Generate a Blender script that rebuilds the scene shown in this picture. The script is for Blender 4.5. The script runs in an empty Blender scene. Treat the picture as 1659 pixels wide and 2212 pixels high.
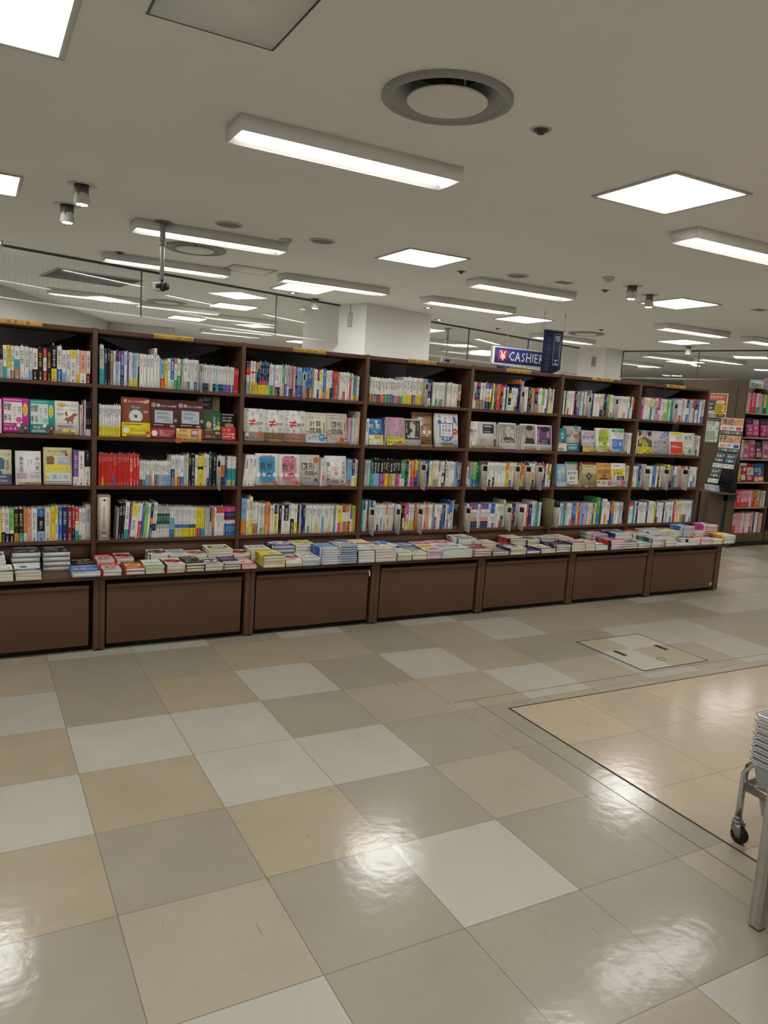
import bpy, math, random
import numpy as np
from mathutils import Matrix, Vector
random.seed(7)
SC = bpy.context.scene
COL = SC.collection

# ------------------------------------------------------------------ camera, light level
cam_data = bpy.data.cameras.new('camera')
cam = bpy.data.objects.new('camera', cam_data); COL.objects.link(cam)
cam.location = (-0.691, -4.736, 1.506)
cam.rotation_euler = (1.4288554755981089, -0.06325356463861156, -0.506055215356996)
cam_data.sensor_fit = 'VERTICAL'
cam_data.sensor_height = 24.0
cam_data.lens = 24.0 * 1633.604 / 2212.0
cam_data.clip_start = 0.05
SC.camera = cam
SC.view_settings.view_transform = 'Standard'
SC.view_settings.look = 'None'
SC.view_settings.gamma = 1.0
SC.view_settings.exposure = 0.0
LAMP = 16.5                     # radiance of the lamp diffusers
wd = bpy.data.worlds.new('world'); SC.world = wd; wd.use_nodes = True
wd.node_tree.nodes['Background'].inputs[0].default_value = (0.9, 0.93, 1.0, 1)
wd.node_tree.nodes['Background'].inputs[1].default_value = 0.05

# ------------------------------------------------------------------ palette (linear rgb)
PAL = dict(w=(.80,.79,.75), c=(.74,.69,.52), k=(.015,.015,.017), y=(.82,.66,.04), g=(.07,.34,.15), d=(.02,.12,.08),
  b=(.04,.16,.50), n=(.018,.035,.14), l=(.26,.47,.72), r=(.66,.04,.03), o=(.80,.27,.05), p=(.78,.36,.46), m=(.66,.05,.28),
  v=(.20,.09,.38), t=(.05,.40,.43), e=(.34,.34,.34), h=(.55,.54,.52), s=(.80,.42,.28), u=(.34,.23,.14), i=(.22,.60,.08),
  j=(.60,.68,.52), a=(.50,.70,.72), x=(.22,.02,.035), f=(.42,.36,.20), z=(.22,.05,.03))
NAMES = dict(w='white', c='cream', k='black', y='yellow', g='green', d='dark green', b='blue', n='navy', l='pale blue', r='red',
  o='orange', p='pink', m='magenta', v='purple', t='teal', e='grey', h='pale grey', s='salmon', u='brown', i='lime green',
  j='pale green', a='aqua', x='maroon', f='khaki', z='rust brown')
BROWN = (.112, .056, .034)
def lum(c): return .2126*c[0]+.7152*c[1]+.0722*c[2]
ONES = ('', 'first','second','third','fourth','fifth','sixth','seventh','eighth','ninth','tenth','eleventh','twelfth','thirteenth',
  'fourteenth','fifteenth','sixteenth','seventeenth','eighteenth','nineteenth')
TENS = {2:'twent',3:'thirt',4:'fort',5:'fift',6:'sixt',7:'sevent'}
def nth(n):
    if n < 20: return ONES[n]
    t, u = divmod(n, 10)
    return TENS[t] + ('ieth' if u == 0 else 'y-' + ONES[u])

# ------------------------------------------------------------------ materials
def mat(name, color=None, rough=.5, spec=.4, metal=0, attr=False, bump=0, bscale=60, noise=0, nscale=8, emit=None, estr=0):
    m = bpy.data.materials.new(name); m.use_nodes = True
    nt = m.node_tree; b = nt.nodes['Principled BSDF']
    b.inputs['Roughness'].default_value = rough
    b.inputs['Specular IOR Level'].default_value = spec
    b.inputs['Metallic'].default_value = metal
    src = None
    if attr:
        a = nt.nodes.new('ShaderNodeVertexColor'); a.layer_name = 'Col'; src = a.outputs['Color']
    elif color is not None:
        b.inputs['Base Color'].default_value = (*color, 1)
    if noise:
        tc = nt.nodes.new('ShaderNodeTexCoord'); nz = nt.nodes.new('ShaderNodeTexNoise')
        nz.inputs['Scale'].default_value = nscale; nz.inputs['Detail'].default_value = 5
        nt.links.new(tc.outputs['Object'], nz.inputs['Vector'])
        mr = nt.nodes.new('ShaderNodeMapRange'); mr.inputs['To Min'].default_value = 1-noise; mr.inputs['To Max'].default_value = 1+noise
        nt.links.new(nz.outputs['Fac'], mr.inputs['Value'])
        mx = nt.nodes.new('ShaderNodeMix'); mx.data_type = 'RGBA'; mx.blend_type = 'MULTIPLY'; mx.inputs['Factor'].default_value = 1
        if src: nt.links.new(src, mx.inputs['A'])
        else: mx.inputs['A'].default_value = (*color, 1)
        nt.links.new(mr.outputs['Result'], mx.inputs['B']); src = mx.outputs['Result']
    if src: nt.links.new(src, b.inputs['Base Color'])
    if bump:
        tc2 = nt.nodes.new('ShaderNodeTexCoord'); n2 = nt.nodes.new('ShaderNodeTexNoise'); n2.inputs['Scale'].default_value = bscale
        n2.inputs['Detail'].default_value = 4
        nt.links.new(tc2.outputs['Object'], n2.inputs['Vector'])
        bp = nt.nodes.new('ShaderNodeBump'); bp.inputs['Strength'].default_value = bump; bp.inputs['Distance'].default_value = .01
        nt.links.new(n2.outputs['Fac'], bp.inputs['Height']); nt.links.new(bp.outputs['Normal'], b.inputs['Normal'])
    if emit:
        b.inputs['Emission Color'].default_value = (*emit, 1); b.inputs['Emission Strength'].default_value = estr
    return m
M = dict(
  paper=mat('printed_paper', attr=True, rough=.48, spec=.25),
  paint=mat('plain_paint', attr=True, rough=.55, spec=.3),
  brown=mat('brown_laminate', BROWN, rough=.45, spec=.22, noise=.06, nscale=14),
  darkback=mat('dark_back_board', (.058,.047,.041), rough=.6, spec=.25),
  plinth=mat('black_plinth', (.012,.011,.011), rough=.6),
  olive=mat('umber_laminate', (.092,.060,.030), rough=.5, noise=.06, nscale=10),
  white=mat('white_enamel', (.72,.71,.68), rough=.45),
  steel=mat('brushed_steel', (.50,.49,.47), rough=.32, metal=1, noise=.12, nscale=30),
  chrome=mat('chrome', (.62,.62,.61), rough=.18, metal=1),
  alu=mat('grey_aluminium', (.30,.30,.30), rough=.4, metal=.6),
  black=mat('black_plastic', (.014,.014,.015), rough=.35),
  dark=mat('dark_slot', (.02,.021,.023), rough=.8),
  ceil=mat('ceiling_plaster', (.84,.85,.85), rough=.9, spec=.1, bump=.02, bscale=160, noise=.025, nscale=1.5),
  wall=mat('white_wallpaper', (.88,.87,.85), rough=.85, spec=.15, bump=.05, bscale=220),
  grille=mat('grey_grille', (.16,.16,.155), rough=.6),
  lamp=mat('lamp_diffuser', (.8,.8,.8), rough=.6, emit=(1.0,.985,.955), estr=LAMP),
  spot=mat('spot_lens', (.8,.8,.8), rough=.4, emit=(1.0,.95,.86), estr=14),
  amber=mat('amber_acrylic', (.30,.19,.07), rough=.2),
)
def mat_glass(name, tint, wires=False, spec=1.0, cloudy=0.0):
    m = bpy.data.materials.new(name); m.use_nodes = True; nt = m.node_tree
    for n in list(nt.nodes): nt.nodes.remove(n)
    out = nt.nodes.new('ShaderNodeOutputMaterial'); tr = nt.nodes.new('ShaderNodeBsdfTransparent'); gl = nt.nodes.new('ShaderNodeBsdfGlossy')
    tr.inputs[0].default_value = (*tint, 1); gl.inputs['Roughness'].default_value = .0; gl.inputs[0].default_value = (spec, spec, spec, 1)
    fr = nt.nodes.new('ShaderNodeFresnel'); fr.inputs['IOR'].default_value = 1.62
    mx = nt.nodes.new('ShaderNodeMixShader')
    nt.links.new(fr.outputs[0], mx.inputs[0]); nt.links.new(tr.outputs[0], mx.inputs[1]); nt.links.new(gl.outputs[0], mx.inputs[2])
    last = mx.outputs[0]
    if cloudy:
        df = nt.nodes.new('ShaderNodeBsdfDiffuse'); df.inputs[0].default_value = (.75,.75,.74,1); m3 = nt.nodes.new('ShaderNodeMixShader')
        m3.inputs[0].default_value = cloudy; nt.links.new(last, m3.inputs[1]); nt.links.new(df.outputs[0], m3.inputs[2]); last = m3.outputs[0]
    if wires:
        tc = nt.nodes.new('ShaderNodeTexCoord'); sp = nt.nodes.new('ShaderNodeSeparateXYZ'); nt.links.new(tc.outputs['Object'], sp.inputs[0])
        md = nt.nodes.new('ShaderNodeMath'); md.operation = 'PINGPONG'; md.inputs[1].default_value = .025; nt.links.new(sp.outputs['X'], md.inputs[0])
        lt = nt.nodes.new('ShaderNodeMath'); lt.operation = 'LESS_THAN'; lt.inputs[1].default_value = .0011; nt.links.new(md.outputs[0], lt.inputs[0])
        ml = nt.nodes.new('ShaderNodeMath'); ml.operation = 'MULTIPLY'; ml.inputs[1].default_value = .28; nt.links.new(lt.outputs[0], ml.inputs[0])
        df = nt.nodes.new('ShaderNodeBsdfDiffuse'); df.inputs[0].default_value = (.20,.21,.20,1); m2 = nt.nodes.new('ShaderNodeMixShader')
        nt.links.new(ml.outputs[0], m2.inputs[0]); nt.links.new(last, m2.inputs[1]); nt.links.new(df.outputs[0], m2.inputs[2]); last = m2.outputs[0]
    nt.links.new(last, out.inputs[0])
    return m
M['glass'] = mat_glass('wired_glass', (.86,.885,.87), wires=True)
M['clear'] = mat_glass('clear_plastic', (.90,.90,.89), cloudy=.12)
M['tub'] = mat_glass('frosted_plastic', (.80,.80,.79), cloudy=.45)

# ------------------------------------------------------------------ glyphs (the built-in font)
_fc = bpy.data.curves.new('glyph_source', 'FONT'); _fo = bpy.data.objects.new('glyph_source', _fc); COL.objects.link(_fo)
_fc.resolution_u = 1
_G = {}
def glyph(ch, bold=False):
    k = (ch, bold)
    if k not in _G:
        _fc.offset = .008 if bold else 0.0
        _fc.body = ch
        dg = bpy.context.evaluated_depsgraph_get(); dg.update()
        ev = _fo.evaluated_get(dg); me = ev.to_mesh()
        n = len(me.vertices); v = np.zeros(n*3); me.vertices.foreach_get('co', v); v = v.reshape(-1, 3)[:, :2].copy()
        lt = np.zeros(len(me.polygons), int); me.polygons.foreach_get('loop_total', lt)
        li = np.zeros(len(me.loops), int); me.loops.foreach_get('vertex_index', li)
        ev.to_mesh_clear()
        wide = ord(ch) > 0x2e80
        adv = 1.0 if wide else ((v[:, 0].max()+.07) if n else .3)
        _G[k] = (v, lt, li, adv)
    return _G[k]

# ------------------------------------------------------------------ mesh builder
class MB:
    def __init__(s): s.v=[]; s.n=0; s.lt=[]; s.li=[]; s.c=[]
    def add(s, v, lt, li, c):
        v = np.asarray(v, float).reshape(-1, 3); lt = np.asarray(lt, int); li = np.asarray(li, int)
        s.v.append(v); s.lt.append(lt); s.li.append(li + s.n); s.n += len(v)
        c = np.asarray(c, float)
        s.c.append(np.repeat(c.reshape(1, 3), li.size, 0) if c.ndim == 1 else np.repeat(c, lt, 0))
    def quad(s, a, b, c, d, col): s.add([a,b,c,d], [4], [0,1,2,3], col)
    def poly(s, pts, col): s.add(pts, [len(pts)], list(range(len(pts))), col)
    def box(s, x0,x1,y0,y1,z0,z1, col=(.5,.5,.5), cols=None):
        v = [(x0,y0,z0),(x1,y0,z0),(x1,y1,z0),(x0,y1,z0),(x0,y0,z1),(x1,y0,z1),(x1,y1,z1),(x0,y1,z1)]
        f = [0,3,2,1, 4,5,6,7, 0,1,5,4, 1,2,6,5, 2,3,7,6, 3,0,4,7]      # bottom top front(-y) right(+x) back left(-x)
        s.add(v, [4]*6, f, np.array(cols if cols else [col]*6))
    def cyl(s, c, r, h, n=24, col=(.5,.5,.5), r2=None, axis='z'):
        r2 = r if r2 is None else r2
        a = np.arange(n)*2*math.pi/n
        p = np.concatenate([np.stack([r*np.cos(a), r*np.sin(a), 0*a], 1), np.stack([r2*np.cos(a), r2*np.sin(a), 0*a+h], 1)])
        if axis == 'y': p = p[:, [0,2,1]]*np.array([1,1,-1])
        if axis == 'x': p = p[:, [2,0,1]]
        li = []; 
        for i in range(n):
            j = (i+1) % n; li += [i, j, n+j, n+i]
        li += list(range(n-1, -1, -1)) + list(range(n, 2*n))
        s.add(p+np.array(c), [4]*n+[n, n], li, col)
    def lathe(s, c, prof, n=40, col=(.5,.5,.5)):
        a = np.arange(n)*2*math.pi/n; k = len(prof)
        p = np.concatenate([np.stack([r*np.cos(a), r*np.sin(a), 0*a+z], 1) for r, z in prof])
        li = []
        for q in range(k-1):
            for i in range(n):
                j = (i+1) % n; li += [q*n+i, q*n+j, (q+1)*n+j, (q+1)*n+i]
        s.add(p+np.array(c), [4]*((k-1)*n), li, col)
    def tube(s, pts, r, n=10, col=(.5,.5,.5), closed=False):
        pts = [Vector(p) for p in pts]; k = len(pts); rings = []
        up = Vector((0,0,1))
        for i in range(k):
            if closed: t = pts[(i+1) % k]-pts[i-1]
            else: t = pts[min(i+1, k-1)]-pts[max(i-1, 0)]
            t.normalize(); u = up if abs(t.dot(up)) < .95 else Vector((1,0,0))
            a = t.cross(u).normalized(); b = t.cross(a).normalized()
            rings.append([pts[i]+a*r*math.cos(2*math.pi*q/n)+b*r*math.sin(2*math.pi*q/n) for q in range(n)])
        v = [p for ring in rings for p in ring]; li = []; lt = []
        for i in range(k if closed else k-1):
            i2 = (i+1) % k
            for q in range(n):
                q2 = (q+1) % n; li += [i*n+q, i*n+q2, i2*n+q2, i2*n+q]; lt.append(4)
        if not closed: li += list(range(n-1,-1,-1))+[(k-1)*n+q for q in range(n)]; lt += [n, n]
        s.add([tuple(p) for p in v], lt, li, col)
    def text(s, txt, o, u, w, size, col, vertical=False, bold=False):
        """txt from o (lower left of the first sign) along u, letters upright along w."""
        o = np.array(o, float); u = np.array(u, float); w = np.array(w, float); p = 0.0
        for ch in txt:
            if ch == ' ': p += .5 if not vertical else .6; continue
            v, lt, li, adv = glyph(ch, bold)
            if len(v) == 0: p += adv; continue
            x, y = v[:, 0], v[:, 1]
            if vertical:
                if ch in 'ー〜-': x, y = .5+(.38-y), .88-x
                elif ord(ch) < 0x2e80: x = x + (.5-adv/2)
                q = o + np.outer(x*size, u) + np.outer((y-p-.88)*size, w); p += 1.04
            else:
                q = o + np.outer((x+p)*size, u) + np.outer(y*size, w); p += adv
            s.add(q, lt, li, col)
        return p*size
    def build(s, name, m, parent=None, loc=(0,0,0), rot=(0,0,0), smooth=False):
        me = bpy.data.meshes.new(name)
        v = np.concatenate(s.v); lt = np.concatenate(s.lt); li = np.concatenate(s.li); c = np.concatenate(s.c)
        me.vertices.add(len(v)); me.vertices.foreach_set('co', v.astype(np.float32).ravel())
        me.loops.add(len(li)); me.loops.foreach_set('vertex_index', li.astype(np.int32))
        me.polygons.add(len(lt)); me.polygons.foreach_set('loop_start', np.concatenate([[0], np.cumsum(lt)[:-1]]).astype(np.int32))
        me.polygons.foreach_set('loop_total', lt.astype(np.int32))
        me.update(calc_edges=True)
        at = me.color_attributes.new('Col', 'FLOAT_COLOR', 'CORNER')
        at.data.foreach_set('color', np.concatenate([c, np.ones((len(c), 1))], 1).astype(np.float32).ravel())
        if smooth:
            me.polygons.foreach_set('use_smooth', np.ones(len(lt), bool))
        me.materials.append(M[m] if isinstance(m, str) else m)
        o = bpy.data.objects.new(name, me); COL.objects.link(o)
        o.location = loc; o.rotation_euler = rot
        if parent is not None: o.parent = parent
        return o
def boxo(name, m, x0,x1,y0,y1,z0,z1, parent=None, bev=0.0, col=(.5,.5,.5), loc=(0,0,0)):
    b = MB(); b.box(x0,x1,y0,y1,z0,z1, col); o = b.build(name, m, parent, loc)
    if bev:
        md = o.modifiers.new('bevel', 'BEVEL'); md.width = bev; md.segments = 2; md.limit_method = 'ANGLE'
    return o
def tag(o, label=None, cat=None, group=None, kind=None):
    if label: o['label'] = label
    if cat: o['category'] = cat
    if group: o['group'] = group
    if kind: o['kind'] = kind
    return o
def empty(name, loc, label=None, cat=None, group=None, rz=0.0):
    o = bpy.data.objects.new(name, None); COL.objects.link(o); o.location = loc; o.rotation_euler = (0,0,rz); o.empty_display_size = .05
    return tag(o, label, cat, group)
def dup(root, loc, label, group=None):
    r = root.copy(); COL.objects.link(r); r.location = loc; tag(r, label, None, group)
    for ch in list(root.children):
        c = ch.copy(); COL.objects.link(c); c.parent = r
        for g in ch.children:
            d = g.copy(); COL.objects.link(d); d.parent = c
    return r

# ================================================================== THE ROOM
TH = 0.0106426          # the floor tiles and ceiling grid run a touch off the bookcase line
GO = (-.2903, -.4165)   # a tile corner
H = 2.75
def struct(o, label=None): o['kind'] = 'structure'; return o
# ---- floor: square vinyl tiles
TW, TB, TG = (.430,.414,.345), (.355,.312,.226), (.302,.274,.206)
white_tiles = {(0,-1),(1,-1),(3,-1),(5,-1),(10,-1),(6,0),(-1,1),(2,1),(4,1),(0,2),(1,2),(5,2),(-1,3),(1,3),(2,3),(2,5),(0,6),(3,7),
  (8,1),(9,1),(9,2),(7,2),(11,0),(12,0),(14,-1),(15,-2),(16,-2),(16,-3),(13,-1)}
grey_tiles = {(2,-1),(4,-1),(6,-1),(9,-1),(0,0),(1,0),(4,0),(0,1),(3,1),(6,1),(2,2),(3,3),(0,4),(2,4),(-1,5),(1,5),(3,5),(1,6),(2,6),(3,6),(7,1),(10,0),(4,5),(4,3),(4,4)}
warm_tiles = {(-1,2),(0,3),(1,1),(2,0),(1,4),(-1,4)}
rt = random.Random(5)
fb = MB()
for c in range(-18, 46):
    for r in range(-44, 24):
        known = -2 <= c <= 12 and -2 <= r <= 7
        if (c, r) in white_tiles: k = TW
        elif (c, r) in grey_tiles: k = TG
        elif known: k = TB
        else: k = rt.choice((TW, TB, TB, TG))
        q = 1 + rt.uniform(-.035, .035)
        k = tuple(a*q for a in k)
        if (c, r) in warm_tiles: k = (k[0]*1.02, k[1]*.98, k[2]*.92)
        x, y = c*.45, -r*.45
        fb.quad((x,y-.45,0),(x+.45,y-.45,0),(x+.45,y,0),(x,y,0), k)
def floor_mat(name, warm=1.0):
    m = bpy.data.materials.new(name); m.use_nodes = True; nt = m.node_tree; L = nt.links.new; b = nt.nodes['Principled BSDF']
    at = nt.nodes.new('ShaderNodeVertexColor'); at.layer_name = 'Col'
    tc = nt.nodes.new('ShaderNodeTexCoord'); sp = nt.nodes.new('ShaderNodeSeparateXYZ'); L(tc.outputs['Object'], sp.inputs[0])
    lines = []
    for ax in 'XY':
        pp = nt.nodes.new('ShaderNodeMath'); pp.operation = 'PINGPONG'; pp.inputs[1].default_value = .225; L(sp.outputs[ax], pp.inputs[0])
        lt = nt.nodes.new('ShaderNodeMath'); lt.operation = 'LESS_THAN'; lt.inputs[1].default_value = .0011; L(pp.outputs[0], lt.inputs[0]); lines.append(lt)
    mx = nt.nodes.new('ShaderNodeMath'); mx.operation = 'MAXIMUM'; L(lines[0].outputs[0], mx.inputs[0]); L(lines[1].outputs[0], mx.inputs[1])
    n1 = nt.nodes.new('ShaderNodeTexNoise'); n1.inputs['Scale'].default_value = 3.2; n1.inputs['Detail'].default_value = 8; n1.inputs['Roughness'].default_value = .65
    n2 = nt.nodes.new('ShaderNodeTexNoise'); n2.inputs['Scale'].default_value = 55; n2.inputs['Detail'].default_value = 4
    for n in (n1, n2): L(tc.outputs['Object'], n.inputs['Vector'])
    r1 = nt.nodes.new('ShaderNodeMapRange'); r1.inputs['From Min'].default_value = .25; r1.inputs['From Max'].default_value = .75; r1.inputs['To Min'].default_value = .91; r1.inputs['To Max'].default_value = 1.08; L(n1.outputs['Fac'], r1.inputs['Value'])
    r2 = nt.nodes.new('ShaderNodeMapRange'); r2.inputs['To Min'].default_value = .95; r2.inputs['To Max'].default_value = 1.05; L(n2.outputs['Fac'], r2.inputs['Value'])
    mu = nt.nodes.new('ShaderNodeMath'); mu.operation = 'MULTIPLY'; L(r1.outputs[0], mu.inputs[0]); L(r2.outputs[0], mu.inputs[1])
    # scuffs: sparse short dark marks
    mp = nt.nodes.new('ShaderNodeMapping'); mp.inputs['Rotation'].default_value = (0,0,.6); mp.inputs['Scale'].default_value = (34, 7, 1); L(tc.outputs['Object'], mp.inputs['Vector'])
    n3 = nt.nodes.new('ShaderNodeTexNoise'); n3.inputs['Scale'].default_value = 1.0; n3.inputs['Detail'].default_value = 1; L(mp.outputs[0], n3.inputs['Vector'])
    gt = nt.nodes.new('ShaderNodeMath'); gt.operation = 'GREATER_THAN'; gt.inputs[1].default_value = .775; L(n3.outputs['Fac'], gt.inputs[0])
    sc = nt.nodes.new('ShaderNodeMath'); sc.operation = 'MULTIPLY_ADD'; sc.inputs[1].default_value = -.25; sc.inputs[2].default_value = 1.0; L(gt.outputs[0], sc.inputs[0])
    m2 = nt.nodes.new('ShaderNodeMath'); m2.operation = 'MULTIPLY'; L(mu.outputs[0], m2.inputs[0]); L(sc.outputs[0], m2.inputs[1])
    mc = nt.nodes.new('ShaderNodeMix'); mc.data_type = 'RGBA'; mc.blend_type = 'MULTIPLY'; mc.inputs['Factor'].default_value = 1; L(at.outputs['Color'], mc.inputs['A']); L(m2.outputs[0], mc.inputs['B'])
    ml = nt.nodes.new('ShaderNodeMix'); ml.data_type = 'RGBA'; L(mx.outputs[0], ml.inputs['Factor']); L(mc.outputs['Result'], ml.inputs['A']); ml.inputs['B'].default_value = (.105,.082,.060,1)
    L(ml.outputs['Result'], b.inputs['Base Color'])
    b.inputs['Roughness'].default_value = .42; b.inputs['Specular IOR Level'].default_value = .35
    b.inputs['Coat Weight'].default_value = .75; b.inputs['Coat Roughness'].default_value = .13; b.inputs['Coat IOR'].default_value = 1.5
    n4 = nt.nodes.new('ShaderNodeTexNoise'); n4.inputs['Scale'].default_value = 22; n4.inputs['Detail'].default_value = 6; L(tc.outputs['Object'], n4.inputs['Vector'])
    bp = nt.nodes.new('ShaderNodeBump'); bp.inputs['Strength'].default_value = .06; bp.inputs['Distance'].default_value = .012; L(n4.outputs['Fac'], bp.inputs['Height']); L(bp.outputs['Normal'], b.inputs['Normal']); L(bp.outputs['Normal'], b.inputs['Coat Normal'])
    return m
M['floor'] = floor_mat('vinyl_floor_tiles')
fl = struct(fb.build('floor', 'floor', None, (GO[0], GO[1], 0), (0,0,-TH)))
# ---- the warmer inlaid zone before the counter, with its dark edge strip
ib = MB(); IC = (.440,.350,.240)
for c in range(-1, 16):
    for r in range(0, 9):
        q = 1 + rt.uniform(-.05, .05); x0 = max(0, c*.45); x1 = (c+1)*.45
        y1 = 0 if r == 0 else -r*.45; y0 = -(r+1)*.45
        if x1 > x0: ib.quad((x0-.27+.27,y0,.0012),(x1,y0,.0012),(x1,y1,.0012),(x0,y1,.0012), tuple(a*q for a in IC))
inlay = struct(ib.build('floor_inlay', 'floor', None, (1.755, -1.856, 0), (0,0,-TH-.006)))
eb = MB(); ek = (.05,.045,.042)
eb.box(-.006,.002,-4,.006,0,.0020, ek); eb.box(-.006,7,-.002,.006,0,.0020, ek)
struct(eb.build('trim_1', 'paint', None, (1.755, -1.856, 0), (0,0,-TH-.006)))
lb = MB(); lk = (.115,.090,.066)
for x in (-.122,): lb.box(x,x+.0022,-4,.165,0,.0010, lk)
lb.box(-.24,7,.163,.1652,0,.0010, lk)
struct(lb.build('trim_2', 'paint', None, (1.755, -1.856, 0), (0,0,-TH-.006)))

# ---- floor access cover
ac = empty('access_cover', (2.915, -1.69, 0), 'square tiled floor access cover with dark frame and two slots', 'floor hatch', rz=-.006)
b = MB(); w = .592
for x0,x1,y0,y1 in ((0,w,0,.008),(0,w,w-.008,w),(0,.010,0,w),(w-.008,w,0,w)): b.box(x0,x1,y0,y1,0,.0022,(.06,.058,.055))
b.build('frame', 'paint', ac)
b = MB()
for x0,x1,y0,y1,k in ((.008,.262,.008,.365,TW),(.262,w-.008,.008,.345,TB),(.008,.262,.365,w-.008,TB),(.262,w-.008,.345,w-.008,TW)): b.quad((x0,y0,.0018),(x1,y0,.0018),(x1,y1,.0018),(x0,y1,.0018),k)
b.build('lid_panel', 'paper', ac)
for x in (.098,.478):
    b = MB(); b.box(x,x+.035,.255,.355,.0015,.0030,(.03,.03,.03)); b.build('handle_slot', 'paint', ac)
b = MB(); b.tube([(.30+.028*math.cos(a), .13+.028*math.sin(a), .002) for a in [i*math.pi/10 for i in range(20)]], .0022, 6, (.08,.07,.06), True); b.build('ring', 'paint', ac)

# ---- ceiling and walls
DIFF = [(1.055,-1.955,'large round air diffuser overhead beside the long line light'),(1.13,2.13,'round air diffuser behind the camera pole'),
        (7.56,4.02,'round air diffuser past the navy hanging banner'),(1.9,6.5,'round air diffuser seen through the hanging glass')]
b = MB(); g5 = (.5,.5,.5); ya = -9
def cq(x0,x1,y0,y1): b.quad((x0,y0,H),(x0,y1,H),(x1,y1,H),(x1,y0,H),g5)
for dx, dy, _ in DIFF:                      # a round opening for every diffuser
    cq(-8,20,ya,dy-.3); cq(-8,dx-.3,dy-.3,dy+.3); cq(dx+.3,20,dy-.3,dy+.3); ya = dy+.3
    for k in range(64):
        a0, a1 = k*math.pi/32, (k+1)*math.pi/32
        def sq(a): c, s = math.cos(a), math.sin(a); f = .3/max(abs(c), abs(s)); return (dx+c*f, dy+s*f, H)
        def ci(a): return (dx+.236*math.cos(a), dy+.236*math.sin(a), H)
        b.quad(ci(a0), ci(a1), sq(a1), sq(a0), g5)
cq(-8,20,ya,18)
struct(b.build('ceiling', 'ceil'))
def wall(name, pts, z0=0, z1=H, m='wall', t=.12):
    b = MB()
    for (xa,ya),(xb,yb) in zip(pts, pts[1:]):
        d = Vector((xb-xa, yb-ya)).normalized(); n = Vector((-d.y, d.x))*t
        b.add([(xa,ya,z0),(xb,yb,z0),(xb,yb,z1),(xa,ya,z1),(xa+n.x,ya+n.y,z0),(xb+n.x,yb+n.y,z0),(xb+n.x,yb+n.y,z1),(xa+n.x,ya+n.y,z1)], [4]*5,
              [0,1,2,3, 5,4,7,6, 4,0,3,7, 1,5,6,2, 3,2,6,7], (.5,.5,.5))
    return struct(b.build(name, m))
wall('wall_left', [(-7.9,5.0),(-1.25,5.0),(-.2,6.87),(1.87,11.1),(3.1,11.0),(3.1,17.8)])
wall('wall_far', [(3.1,17.8),(19.8,17.8)]); wall('wall_right', [(19.8,17.8),(19.8,-8.8)])
wall('wall_back', [(19.8,-8.8),(-7.9,-8.8)]); wall('wall_side', [(-7.9,-8.8),(-7.9,5.0)])
# ---- columns (turned with the glass line)
GD = Vector((1, .2595)).normalized(); GN = Vector((-GD.y, GD.x)); GA = Vector((-.34, 3.43))
def column(name, p, w, d):
    a = Vector(p); q = [a, a+GD*w, a+GD*w+GN*d, a+GN*d]
    b = MB(); 
    for i in range(4):
        c0, c1 = q[i], q[(i+1)%4]; b.quad((c0.x,c0.y,0),(c1.x,c1.y,0),(c1.x,c1.y,H),(c0.x,c0.y,H),(.5,.5,.5))
    return struct(b.build(name, 'wall'))
column('column_1', (3.80, 3.97), 1.19, 1.30)
column('column_2', (9.40, 5.43), .62, 1.2)
# ---- hanging smoke-stop glass
def pane(n, p0, p1, z0=2.25):
    p0 = Vector(p0); p1 = Vector(p1); L = (p1-p0).length; a = math.atan2((p1-p0).y, (p1-p0).x)
    e = empty('window_%d' % n, (p0.x, p0.y, 0), rz=a); e['kind'] = 'structure'
    b = MB(); b.quad((.004,0,z0+.02),(L-.004,0,z0+.02),(L-.004,0,H-.02),(.004,0,H-.02),(.5,.5,.5)); g = b.build('pane', 'glass', e); g['kind'] = 'structure'
    b = MB(); b.box(0,L,-.010,.010,H-.022,H,(.10,.10,.10)); b.box(-.004,.004,-.010,.010,z0,H-.022,(.16,.165,.16)); b.build('frame', 'paint', e)['kind'] = 'structure'
    b = MB(); b.box(0,L,-.008,.008,z0,z0+.022,(.62,.62,.60)); b.build('sill', 'paint', e)['kind'] = 'structure'
def gp(s): return tuple(GA+GD*s)
cuts = [-2.25,-.42,1.39,3.13,4.13]
for i in range(4): pane(i+1, gp(cuts[i]), gp(cuts[i+1]))
cuts = [5.36,6.75,8.30,9.86]
for i in range(3): pane(i+5, gp(cuts[i]), gp(cuts[i+1]))
GQ = -GN
p = Vector((9.98,5.57))
for i in range(3): pane(i+8, tuple(p+GQ*(i*1.42)), tuple(p+GQ*((i+1)*1.42)))

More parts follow.
